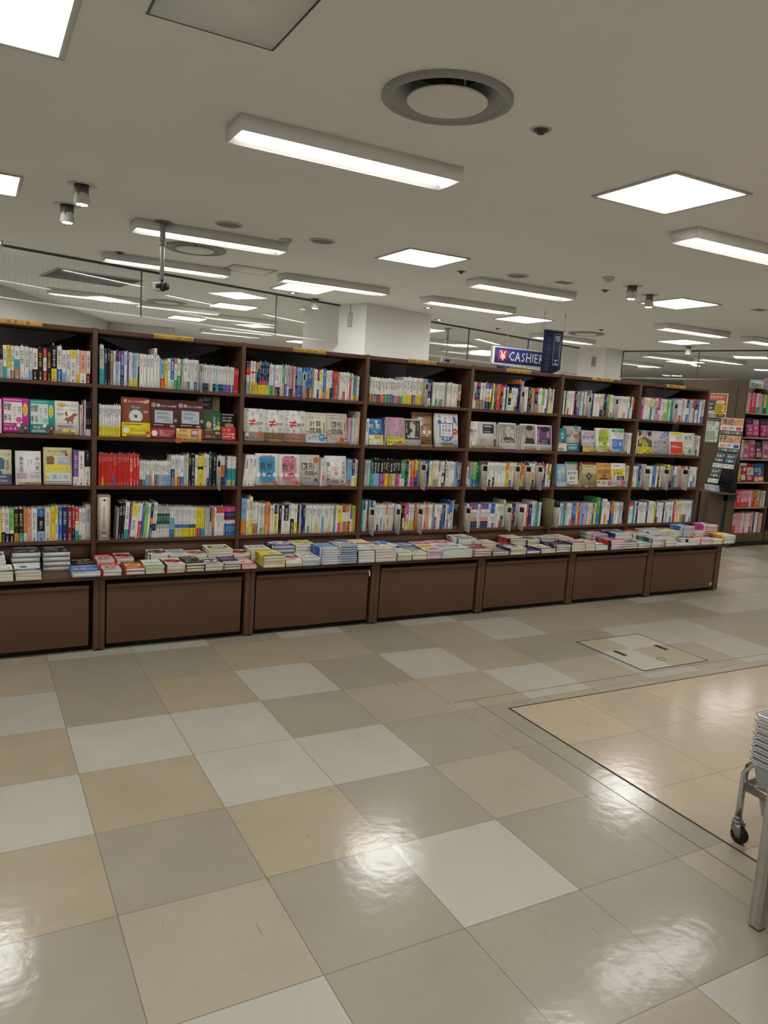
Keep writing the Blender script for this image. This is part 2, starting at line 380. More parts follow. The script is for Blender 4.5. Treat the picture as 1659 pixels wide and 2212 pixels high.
# ================================================================== CEILING FITTINGS
# ---- recessed square panels
PX = [-3.99,-.62,2.75,5.95,9.13,12.3]; PY = [-6.75,-4.2,-1.63,.97,3.53,6.1,8.65,11.2,13.8]
rows = {-6.75:'sixth', -4.2:'fifth'}
PANEL = None
PLAB = {(-.62,-1.63):'square panel light cut off at the top corner, over the first bookcase',(2.75,-1.63):'big square panel light overhead beside the long line light and diffuser',(-.62,.97):'square panel light cut by the frame edge near two spotlights',
 (2.75,.97):'square panel light beyond the big one, between two round speakers',(5.95,.97):'square panel light overlapped by a spotlight',(2.75,3.53):'square panel light touching a line light near the white column',(5.95,3.53):'square panel light above the blue cashier sign',(9.13,3.53):'square panel light just under a line light, above the last bookcase'}
XN = {-3.99:'first',-.62:'second',2.75:'third',5.95:'fourth',9.13:'fifth',12.3:'sixth'}
def panel_light(x, y, lab):
    global PANEL
    if PANEL is None:
        e = empty('ceiling_panel_light', (x, y, H), lab, 'ceiling light', 'square ceiling panel lights', rz=-TH)
        b = MB(); w, t = .298, .275; k = (.62,.61,.58)
        for x0,x1,y0,y1 in ((-w,w,-w,-t),(-w,w,t,w),(-w,-t,-t,t),(t,w,-t,t)): b.box(x0,x1,y0,y1,-.008,-.0005,k)
        b.build('frame', 'paint', e)
        b = MB(); b.box(-t,t,-t,t,-.005,-.001,(.8,.8,.8)); b.build('diffuser', 'lamp', e)
        PANEL = e; return e
    return dup(PANEL, (x, y, H), lab, 'square ceiling panel lights')
for iy, y in enumerate(PY):
    for ix, x in enumerate(PX):
        if (x > 4 and y < -5) or (x < -3 and y > 3) or (y > 10 and x < 3): continue
        if y > 9 and ix == 1: continue
        if y > 5 and ix == 1: continue
        if ix == 4 and abs(y-6.1) < .1: continue
        panel_light(x, y, PLAB.get((x,y)) or 'square white panel light, %s of its row, %s row counted from back wall' % (XN[x], nth(iy+1)))
# ---- surface mounted line lights
LINE = None
def line_light(x0, y, lab):
    global LINE
    if LINE is None:
        e = empty('line_light', (x0, y, H), lab, 'ceiling light', 'long ceiling line lights', rz=-TH)
        L, w, h, t = 1.20, .115, .072, .010; k = (.86,.85,.83)
        b = MB()
        b.box(0,L,-w,-w+t,-h,0,k); b.box(0,L,w-t,w,-h,0,k); b.box(0,t,-w+t,w-t,-h,0,k); b.box(L-t,L,-w+t,w-t,-h,0,k); b.box(t,L-t,-w+t,w-t,-.02,0,k)
        b.build('housing', 'paint', e)
        b = MB(); k2 = (.80,.79,.77)
        for s in (-1,1): b.quad((t,s*(w-t-.001),-h+.002),(L-t,s*(w-t-.001),-h+.002),(L-t,s*.071,-.050),(t,s*.071,-.050),k2)
        for xx, dx in ((t+.001,.03),(L-t-.001,-.03)): b.quad((xx,-w+t,-h+.002),(xx,w-t,-h+.002),(xx+dx*.8,.071,-.05),(xx+dx*.8,-.071,-.05),k2)
        b.build('reflector', 'paint', e)
        b = MB(); b.box(.035,L-.035,-.070,.070,-.054,-.030,(.8,.8,.8)); b.build('lamp_tube', 'lamp', e)
        LINE = e; return e
    return dup(LINE, (x0, y, H), lab, 'long ceiling line lights')
for x0, y, lab in [
  (.42,-1.14,'long white line light nearest overhead, beside the large round diffuser'),
  (3.42,-1.17,'long white line light beyond the big square panel, cut by the frame'),
  (.46,1.40,'long line light just behind the camera pole on the ceiling'),
  (.51,3.07,'long line light just before the hanging glass, behind the camera pole'),
  (2.18,2.77,'long line light overlapping a square panel near the white column'),
  (3.61,1.42,'long line light past the third round speaker grille'),
  (3.96,2.82,'long line light before the white column, beside small downlights'),
  (7.15,4.74,'line light passing behind the navy hanging banner'),
  (7.15,2.25,'line light above the two far square panels near the island shelf'),
  (8.86,2.24,'line light cut by the frame edge above the island shelf'),
  (-2.6,-1.14,'line light outside the frame over the unseen near bookcases'),
  (.42,-3.70,'line light overhead behind the viewer, over the inlaid floor'),
  (3.42,-3.70,'line light over the counter outside the frame'),
  (-2.6,-3.70,'line light outside the frame behind the viewer'),
  (10.4,5.45,'faint line light beyond the far glass corner'),
  (1.55,6.85,'line light seen through glass above the first bookcases'),
  (2.70,7.45,'line light seen through glass left of the column, farther row'),
  (3.4,9.5,'line light seen through glass low over the bookcase top'),
  (.35,6.6,'line light beside the dark return grille behind glass'),
  (3.5,10.5,'line light lowest over the second bookcase, behind glass'),
  (6.6,7.4,'line light behind the glass above the cashier sign'),
  (8.2,8.9,'line light behind glass beside the second column'),
  (11.2,4.9,'line light beyond the far glass over the seventh bookcase'),
  (11.6,7.2,'farther line light beyond the far glass over the seventh bookcase'),
  (12.4,2.2,'line light far beyond the island shelf')]:
    line_light(x0, y, lab.replace('nearest overhead','directly overhead').replace('left of','before'))

# ---- round air diffusers
def diffuser(x, y, lab):
    e = empty('air_diffuser', (x, y, H), lab, 'air diffuser', 'round ceiling air diffusers')
    b = MB(); b.lathe((0,0,0), [(.268,0),(.268,-.012),(.25,-.020),(.235,-.018),(.225,-.004)], 56, (.34,.345,.345)); b.build('outer_ring', 'paint', e, smooth=True)
    b = MB(); b.lathe((0,0,0), [(.235,-.016),(.20,.02),(.150,.055),(.143,.10)], 56, (.42,.42,.41)); b.build('inner_cone', 'paint', e, smooth=True)
    b = MB(); b.lathe((0,0,0), [(.146,.099),(.0,.10)], 40, (.03,.033,.036)); b.build('duct_opening', 'paint', e)
    b = MB(); b.lathe((0,0,0), [(.0,-.022),(.160,-.022),(.166,-.016),(.160,-.010),(.0,-.008)], 56, (.80,.79,.77)); b.build('centre_disc', 'paint', e)
    b = MB(); b.cyl((0,0,-.01), .012, .10, 10, (.05,.05,.05))
    for a in (.4,2.5,4.6): b.box(.148*math.cos(a)-.003,.148*math.cos(a)+.003,.148*math.sin(a)-.003,.148*math.sin(a)+.003,-.012,.09,(.35,.35,.35))
    b.build('hanger', 'paint', e)
    return e
for x, y, lab in DIFF: diffuser(x, y, lab)
# ---- small round ceiling items
def disc(name, x, y, prof, lab, cat, group=None, m='paint', col=(.16,.16,.155), rim=None, n=32):
    e = empty(name, (x, y, H), lab, cat, group)
    b = MB(); b.lathe((0,0,0), prof, n, col); b.build('grille' if 'speaker' in name else 'body', m, e)
    if rim: b = MB(); b.lathe((0,0,0), rim, n, (.55,.54,.51)); b.build('rim', 'paint', e)
    return e
for x,y,lab in ((1.07,.98,'round grey speaker grille above the second bookcase, near the camera pole'),(1.83,.98,'round grey speaker grille beside the small smoke detector'),
                (3.80,.99,'round grey speaker grille before the far square panels')):
    disc('ceiling_speaker', x, y, [(0,-.006),(.085,-.006)], lab, 'speaker', 'round ceiling speakers', rim=[(.085,-.004),(.088,-.010),(.102,-.006),(.104,0)])
for x,y,lab in ((1.59,1.16,'small white smoke detector between two round speakers'),(4.37,.42,'white smoke detector before the pair of spotlights')):
    e = disc('smoke_detector', x, y, [(.052,0),(.052,-.014),(.044,-.020),(.034,-.030),(.026,-.044),(0,-.046)], lab, 'smoke detector', 'smoke detectors', col=(.58,.57,.54))
    b = MB(); b.lathe((0,0,0), [(.0345,-.024),(.0345,-.030),(.030,-.036)], 24, (.05,.05,.05)); b.build('sensor_slot', 'paint', e)
for x,y,lab in ((1.57,-1.93,'recessed sprinkler by the large round air diffuser'),(.63,2.9,'small dark sprinkler left alone by the camera pole line light'),(3.33,1.22,'small sprinkler head before the far line light'),
                (4.86,.95,'small sprinkler head just under the first spotlight'),(6.45,4.75,'tiny sprinkler beyond the line light and square panel'),(7.3,3.45,'tiny sprinkler behind the banner wires')):
    e = disc('sprinkler', x, y, [(.034,-.003),(.032,-.006),(.020,-.002),(.016,-.020),(.0,-.022)], lab.replace('left alone by','by'), 'sprinkler', 'ceiling sprinklers', col=(.09,.085,.08))
    b = MB(); b.lathe((0,0,0), [(.034,-.003),(.046,-.004),(.048,0)], 28, (.52,.50,.47)); b.build('rim', 'paint', e)
for x,y,lab in ((4.01,2.97,'small bright downlight before the white column face'),(4.53,3.69,'second small downlight nearer the column'),(5.34,4.67,'small downlight past the column beside the glass'),
                (2.81,4.0,'small downlight over the hanging glass near the square panel')):
    e = empty('downlight', (x,y,H), lab, 'downlight', 'small round downlights')
    b = MB(); b.lathe((0,0,0), [(.05,-.004),(.062,-.005),(.065,0)], 28, (.6,.59,.56)); b.build('rim', 'paint', e)
    b = MB(); b.lathe((0,0,0), [(.0,-.003),(.022,-.003)], 20, (.8,.8,.8)); b.build('lens', 'spot', e)
    b = MB(); b.lathe((0,0,0), [(.022,-.0035),(.05,-.0015)], 24, (.40,.39,.37)); b.build('reflector', 'paint', e)
for x,y,lab,rz in ((.0,.61,'adjustable spotlight hanging over the first bookcase, nearer one',.3),(-.01,1.27,'adjustable spotlight behind its twin over the first bookcase',.5),
                (4.85,.59,'adjustable spotlight by the smoke detector over the sixth bookcase',.2),(5.34,.82,'adjustable spotlight overlapping the far square panel',.6),(3.20,4.22,'small spotlight by the hanging glass beside the column',.4),(9.7,3.9,'small spotlight near the far glass corner',.4)):
    e = empty('gimbal_spotlight', (x,y,H), lab, 'spotlight', 'ceiling spotlights', rz=rz)
    b = MB(); b.lathe((0,0,0), [(.048,-.002),(.088,-.004),(.092,0)], 36, (.60,.59,.57)); b.build('trim_ring', 'paint', e)
    b = MB(); b.lathe((0,0,0), [(.0,-.001),(.060,-.0015)], 30, (.02,.02,.02)); b.build('recess', 'paint', e)
    b = MB()
    for k in range(9): b.box(-.036+k*.008,-.033+k*.008,-.030,.030,-.075,-.003,(.22,.22,.22))
    b.build('heat_fin', 'paint', e)
    b = MB(); b.lathe((0,0,0), [(.036,-.05),(.043,-.062),(.047,-.095),(.047,-.118),(.040,-.120),(0,-.112)], 32, (.70,.69,.66)); b.build('barrel', 'paint', e, smooth=False)
    b = MB()
    for k in range(6):
        a = k*math.pi/3; b.cyl((.026*math.cos(a),.026*math.sin(a),-.1225), .009, .006, 10, (.8,.8,.8))
    b.build('lens', 'spot', e)
# ---- hatches: thin dark frame and flush lid
for x0,x1,y0,y1,lab,k in ((-.13,.32,-2.36,-1.91,'ceiling access hatch overhead with grimy dark edges',(.09,.085,.078)),(1.64,2.09,2.63,3.04,'smaller far ceiling access hatch before the hanging glass',(.16,.155,.145))):
    e = empty('ceiling_hatch', ((x0+x1)/2,(y0+y1)/2,H), lab, 'ceiling hatch', 'ceiling access hatches', rz=-TH)
    w, d = (x1-x0)/2, (y1-y0)/2; t = .007
    b = MB()
    for a0,a1,c0,c1 in ((-w,w,-d,-d+t),(-w,w,d-t*.6,d),(-w,-w+t,-d,d),(w-t,w,-d,d)): b.box(a0,a1,c0,c1,-.003,-.0005,k)
    b.build('frame', 'paint', e)
    b = MB(); b.box(-w+t,w-t,-d+t,d-t*.6,-.0018,-.0006,(.82,.83,.83)); b.build('lid', 'paint', e)
for x,y,lab in ((4.32,.95,'small square flush vent plate near the smoke detector'),(6.76,.6,'small square flush vent plate at the frame edge')):
    e = empty('vent_plate', (x,y,H), lab, 'vent', 'small square vents', rz=-TH)
    b = MB(); b.box(-.075,.075,-.055,.055,-.005,-.0005,(.42,.41,.39)); b.build('plate', 'paint', e)
    b = MB(); b.box(-.055,.055,-.035,.035,-.0065,-.0045,(.25,.245,.235)); b.build('cover', 'paint', e)
e = empty('return_air_grille', (.67,4.98,H), 'large dark rectangular return air grille behind the hanging glass', 'air grille', rz=.13)
b = MB(); b.box(-.47,.47,-.42,.42,-.012,-.001,(.60,.60,.58)); b.build('frame', 'paint', e)
b = MB(); b.box(-.45,.45,-.40,.40,-.014,-.002,(.085,.09,.085)); b.build('mesh_panel', 'paint', e)
# ---- surveillance cameras on poles
def pole_camera(x, y, drop, lab, rz):
    e = empty('pole_camera', (x,y,H), lab, 'security camera', rz=rz)
    b = MB(); b.lathe((0,0,0), [(0,-.010),(.058,-.010),(.064,0)], 32, (.22,.22,.215)); b.build('mount_plate', 'paint', e)
    b = MB(); b.cyl((0,0,-.17), .021, .165, 16, (.42,.42,.41)); b.cyl((0,0,-.175), .024, .02, 16, (.36,.36,.35)); b.cyl((0,0,-drop), .016, drop-.16, 16, (.50,.50,.49)); b.build('pole', 'paint', e)
    b = MB(); b.cyl((0,0,-drop-.035), .011, .04, 12, (.06,.06,.06)); b.box(-.018,.018,-.012,.012,-drop-.012,-drop+.01,(.4,.4,.4)); b.build('swivel', 'paint', e)
    z = -drop-.062
    b = MB(); b.box(-.030,.030,-.015,.075,z-.032,z+.032,(.60,.60,.58)); o = b.build('housing', 'paint', e); md = o.modifiers.new('bevel','BEVEL'); md.width = .012; md.segments = 3
    b = MB(); b.cyl((0,-.015,z), .034, .045, 24, (.012,.013,.017), axis='y'); b.cyl((0,-.055,z), .027, .02, 24, (.02,.022,.03), axis='y'); b.build('lens', 'paint', e)
pole_camera(.655, 1.271, .412, 'security camera on a ceiling pole above the second bookcase', .55)
pole_camera(6.05, 5.50, .44, 'distant security camera on a pole behind the glass by the column', 1.4)

# ---- hanging banner
e = empty('hanging_banner', (5.385, 2.416, H), 'navy hanging department banner with white kanji and a notched corner', 'banner', rz=-.055)
b = MB(); b.add([(0,0,-.756),(.17,0,-.756),(.285,0,-.70),(.285,0,-.243),(0,0,-.243),(0,.006,-.756),(.17,.006,-.756),(.285,.006,-.70),(.285,.006,-.243),(0,.006,-.243)], [5,5,4,4,4,4,4],
    [0,1,2,3,4, 9,8,7,6,5, 0,5,6,1, 1,6,7,2, 2,7,8,3, 3,8,9,4, 4,9,5,0], (.020,.028,.088))
kk = (.70,.69,.66)
for i in range(4):
    pts = ((.160,-.285),(.252,-.285),(.252,-.655),(.160,-.655)); (xa,za),(xb,zb) = pts[i], pts[(i+1)%4]
    b.box(min(xa,xb)-.0015,max(xa,xb)+.0015,-.0012,0,min(za,zb)-.0015,max(za,zb)+.0015,kk)
b.text('理', (.168,-.0015,-.370), (1,0,0), (0,0,1), .076, kk, bold=True); b.text('工', (.168,-.0015,-.645), (1,0,0), (0,0,1), .076, kk, bold=True)
b.text('MARUZEN', (.055,-.0015,-.33), (0,0,-1), (1,0,0), .078, (.085,.090,.125), bold=True)
b.build('cloth_panel', 'paint', e)
b = MB(); b.cyl((-.03,.003,-.243), .007, .345, 10, (.5,.5,.5), axis='x'); b.build('rod', 'paint', e)
for x in (-.01,.295):
    b = MB(); b.cyl((x,.003,-.24), .0018, .24, 6, (.35,.35,.34)); b.cyl((x,.003,-.085), .004, .035, 8, (.15,.15,.15)); b.build('wire', 'paint', e)
# ---- cashier sign
e = empty('cashier_sign', (6.02, 4.243, H), 'blue hanging cashier sign with red yen mark in white frame', 'sign', rz=.0)
b = MB(); b.box(0,1.16,0,.06,-.565,-.315,(.66,.66,.64)); o = b.build('frame', 'paint', e); md = o.modifiers.new('bevel','BEVEL'); md.width = .006; md.segments = 2
b = MB(); b.box(.035,1.125,-.004,0,-.548,-.332,(.030,.045,.22)); b.box(.105,.265,-.006,-.004,-.515,-.365,(.58,.03,.05))
b.text('¥', (.130,-.0075,-.507), (1,0,0), (0,0,1), .19, (.74,.72,.68), bold=True)
kk = (.76,.75,.71); x = .29
def serif_text(b, txt, x, z, s, y):
    feet = {'A':(.0,.56,0,0),'H':(.08,.52,.08,.52),'I':(.08,.08,.08,.08),'E':(.08,.08,.08,.08),'R':(.08,.50,.08,.08)}
    for ch in txt:
        b.text(ch, (x,y,z), (.82,0,0), (0,0,1), s, kk)
        for q, f in enumerate(feet.get(ch, ())):
            xx = x+(f+.03)*s*.82; zz = z if q < 2 else z+.672*s
            if ch == 'A' and q > 1: continue
            b.box(xx-.012,xx+.022,y-.0004,y,zz,zz+.005,kk)
        x += glyph(ch)[3]*s*.82+.004
    return x
serif_text(b, 'CASHIER', .285, -.502, .190, -.0062)
b.build('face_panel', 'paint', e)
for x in (.27,.90):
    b = MB(); b.cyl((x,.03,-.315), .003, .315, 8, (.55,.55,.53)); b.build('rod', 'paint', e)
# smaller navy banner behind it
e = empty('hanging_banner', (6.9, 5.15, H), 'small navy banner partly hidden under the cashier sign', 'banner')
b = MB(); b.box(-.10,.16,0,.006,-.85,-.52,(.020,.028,.088)); b.text('MARUZEN', (-.06,-.002,-.57), (0,0,-1), (1,0,0), .055, (.30,.31,.34), bold=True); b.build('cloth_panel', 'paint', e)
b = MB(); b.cyl((.03,.003,-.52), .002, .52, 6, (.4,.4,.4)); b.build('wire', 'paint', e)
# pull handle on the column
q = Vector((3.80,3.97))+GN*.30
e = empty('pull_cord_handle', (q.x, q.y, 2.56), 'white pull-cord handle on the column beside the glass', 'pull cord', rz=math.atan2(GD.y, GD.x)-math.pi/2)
b = MB(); b.box(-.035,.035,-.018,-.002,-.10,.08,(.66,.65,.62)); b.build('back_plate', 'paint', e)
b = MB(); b.tube([(.022*math.cos(a),-.028,-.02+.05*math.sin(a)) for a in [i*math.pi/8 for i in range(16)]], .008, 8, (.74,.73,.70), True); b.build('grip', 'paint', e)
b = MB(); b.cyl((0,-.012,.08), .003, .11, 6, (.2,.2,.2)); b.build('cord', 'paint', e)
q = Vector((9.40,5.43))+GN*.22
e = empty('switch_plate', (q.x, q.y, 2.5), 'small grey switch plate on the farther column', 'switch', rz=math.atan2(GD.y, GD.x)-math.pi/2)
b = MB(); b.box(-.045,.045,-.012,0,-.09,.09,(.50,.49,.46)); b.build('plate', 'paint', e)
b = MB(); b.box(-.022,.022,-.017,-.012,-.05,.05,(.36,.355,.33)); b.build('button', 'paint', e)
# wall washer on the pale wall behind the first bookcase
e = empty('downlight', (1.15,8.0,H), 'downlight washing the pale wall behind the first bookcase', 'downlight', 'small round downlights')
b = MB(); b.lathe((0,0,0), [(.05,-.004),(.062,-.005),(.065,0)], 28, (.6,.59,.56)); b.build('rim', 'paint', e)
ld = bpy.data.lights.new('lamp', 'SPOT'); ld.energy = 60; ld.spot_size = 1.9; ld.spot_blend = .6; ld.shadow_soft_size = .04; ld.color = (1,.96,.9)
lo = bpy.data.objects.new('lamp', ld); COL.objects.link(lo); lo.parent = e; lo.location = (0,0,-.03); lo.rotation_euler = (0,-.35,0)

# ================================================================== THE LONG WALL OF BOOKCASES
W = .8943; NB = 7
SHELF = [1.515, 1.210, .915, .587]           # tops of the four shelves
TOPZ = 1.832; LEDGE = .450; YF = -.335       # ledge top and its front edge
def edged(mb, name, parent, m='brown', bev=.0022):
    o = mb.build(name, m, parent); md = o.modifiers.new('bevel', 'BEVEL'); md.width = bev; md.segments = 2; md.limit_method = 'ANGLE'; return o
def bookcase(i):
    x = (i-1)*W                              # bay 0 starts at -W
    e = empty('bookcase', (x, 0, 0), '%s brown bookcase along the long run, counted from the near end' % nth(i+1), 'bookcase', 'brown bookcases of the long run')
    a, z = .014, W-.014
    last = i == NB-1
    D = .30
    def up(x0, x1):
        b = MB(); b.box(x0,x1,0,D,LEDGE,TOPZ+.004); o = edged(b, 'upright', e)
        return o
    up(-.0135, .0135)
    if last: up(W-.004-.0135, W-.004+.0135)
    # rows of shelf-pin holes on the inner faces
    b = MB()
    zz = .66
    while zz < 1.78:
        if min(abs(zz-s) for s in SHELF) > .04:
            b.box(W-.0150,W-.0132,.030,.037,zz,zz+.006,(.02,.015,.012)); b.box(.0132,.0150,.030,.037,zz,zz+.006,(.02,.015,.012))
        zz += .025
    b.build('pin_hole_strip', 'paint', e)
    b = MB(); b.box(a,z,D-.012,D,LEDGE,TOPZ-.01); b.build('back_panel', 'darkback', e)
    b = MB(); b.box(a,z,.004,.022,TOPZ-.026,TOPZ); b.box(a,z,.022,D-.012,TOPZ-.026,TOPZ-.008); edged(b, 'top_rail', e)
    for s in SHELF:
        b = MB(); b.box(a,z,.003,.021,s-.022,s); b.box(a,z,.021,D-.012,s-.020,s-.0005); edged(b, 'shelf', e, bev=.0015)
    b = MB(); b.box(a,z,.024,.042,LEDGE,SHELF[3]-.024); b.build('kick_panel', 'brown', e)
    q = -.0135                               # the base units sit half a post to the near side
    b = MB(); b.box(q+.0005,q+W-.0005,YF,.022,LEDGE-.030,LEDGE); b.box(q+.0005,q+W-.0005,.022,D,LEDGE-.030,LEDGE-.001); edged(b, 'ledge', e, bev=.003)
    for x0 in (q+.001, q+W-.031):            # paired stiles of the base units
        b = MB(); b.box(x0,x0+.030,YF+.014,.0,.012,LEDGE-.0305); edged(b, 'stile', e, bev=.002)
    if last:
        b = MB(); b.box(q+W,q+W+.040,YF+.022,.28,.008,LEDGE-.031); edged(b, 'end_panel', e)
        b = MB(); b.box(q+W,q+W+.045,YF,D,LEDGE-.030,LEDGE); edged(b, 'ledge_end', e, bev=.003)
    b = MB(); b.box(q+.034,q+W-.034,YF+.055,.0,.0,.035); b.build('plinth', 'plinth', e)
    b = MB(); b.box(q+.034,q+W-.034,YF+.060,.0,.036,LEDGE-.031); b.build('carcass', 'plinth', e)
    dr = MB(); dr.box(q+.040,q+W-.056,YF+.012,YF+.034,.038,LEDGE-.062); d = edged(dr, 'drawer', e, bev=.004)
    h = MB(); h.box(q+.040,q+W-.056,YF+.001,YF+.013,LEDGE-.080,LEDGE-.058); edged(h, 'handle', d, bev=.004)
    for x0 in (q+.006, q+W-.026):
        b = MB(); b.cyl((x0+.010,YF+.03,0), .010, .013, 12, (.05,.05,.05)); b.build('foot', 'paint', e)
    return e
for i in range(NB): bookcase(i)
e = empty('key_tag', (1.713, YF+.0005, LEDGE-.072), 'small pale key hanging in the drawer lock', 'key')
b = MB(); b.cyl((0,0,0), .008, .008, 14, (.50,.48,.38), axis='y'); b.build('lock_barrel', 'paint', e)
b = MB(); b.cyl((.001,-.009,-.006), .006, .002, 12, (.55,.52,.40), axis='y'); b.box(-.004,.006,-.011,-.009,-.032,-.008,(.52,.50,.40)); b.build('key_blade', 'paint', e)
e = MB(); e.box(0,.028,-.0012,0,0,.022,(.50,.49,.46)); e.box(.004,.024,-.0014,-.0012,.004,.008,(.2,.2,.2)); e.box(.004,.020,-.0014,-.0012,.012,.015,(.2,.2,.2))
tag(e.build('sticker', 'paper', None, (5.262, YF+.0116, .058)), 'tiny white sticker low on the last drawer front', 'sticker')

# ---- yellow section signs on the top rail
for x0,x1,txt,lab,s in ((-.52,-.281,'科 学 一 般','yellow section sign on the first bookcase, widely spaced kanji',.021),
    (.331,.569,'科学シリーズ・カオス複雑系・数学検定','yellow section sign on the second bookcase, one crowded line',.0128),
    (1.229,1.464,'数学読み物・数学史・数学シリーズ','yellow section sign on the third bookcase, before the white column',.0142),
    (2.113,2.347,'数学概論・微分積分学・線形代数','yellow section sign on the fourth bookcase',.0148),
    (2.997,3.237,'代数学・解析学・整数論・幾何学','yellow section sign under the blue cashier sign',.0150),
    (3.891,4.132,'確率論・統計学','yellow section sign on the sixth bookcase with few characters',.0215),
    (4.785,5.031,'情報数学・数学ソフト','yellow section sign on the last bookcase of the run',.0200)):
    w = x1-x0; k = (.70,.43,.10); b = MB(); b.box(0,w,-.003,0,0,.027,k)
    L = sum(.5 if c == ' ' else 1 for c in txt)*s
    b.text(txt, ((w-L)/2,-.0034,.0065), (1,0,0), (0,0,1), s, (.05,.035,.02), bold=True)
    tag(b.build('section_sign', 'paper', None, (x0, .0034, TOPZ-.0215)), lab, 'sign', 'yellow section signs')

# ---- shelf dividers: thin plates standing out between the books, printed on their near face
def divider(x, z, txt, lab, out=.062, h=.205, col=(.56,.52,.44), drop=.022, clear=False):
    e = empty('shelf_divider', (x, 0, z), lab, 'divider', 'shelf dividers')
    b = MB()
    b.add([(-.0015,-out,-drop),(-.0015,.12,.003),(-.0015,.12,h),(-.0015,-out,h),(.0015,-out,-drop),(.0015,.12,.003),(.0015,.12,h),(.0015,-out,h)], [4]*6,
          [0,3,2,1, 4,5,6,7, 0,4,7,3, 3,7,6,2, 1,2,6,5, 0,1,5,4], col)
    if not clear: b.text(txt, (-.0019,-out*.60,h-.062), (0,-1,0), (0,0,1), .019, (.16,.13,.10), vertical=True)
    b.build('plate', 'paper' if not clear else 'clear', e)
    b = MB(); b.box(-.0020,.0020,-out+.004,-out*.08,h-.050,h-.012,(.022,.024,.024)); b.build('label_tab', 'paper', e)
    return e

# ================================================================== UPRIGHT BOOKS
# One entry per book, from the near post onward:  width(mm-ish):bands bottom to top  ^height mm  ~lean  *copies ;  D = divider ; _ = gap
POOL = [('科学の歴史','理科の考え方','発明と科学','生命の科学','宇宙と科学','科学史入門','自然の不思議'),
  ('解きたくなる数学','科学技術','科学シリーズ','複雑系入門','カオスの科学','数学検定','科学大図鑑','理科年表'),
  ('数学読み物','数学史','文系の数学','図形問題','計算問題','数学シリーズ','楽しい数学','数学大図鑑','算数の本'),
  ('数学概論','微分積分学','線形代数','微分積分入門','数学入門','線形代数入門','解析概論'),
  ('代数学','解析学','整数論','幾何学','代数学入門','集合と位相','解析入門','ベクトル解析'),
  ('確率論','統計学','微分方程式','統計学入門','確率統計','応用数学','統計検定'),
  ('情報数学','数学ソフト','数値解析','数理統計学','統計解析','最適化','数理モデル')]
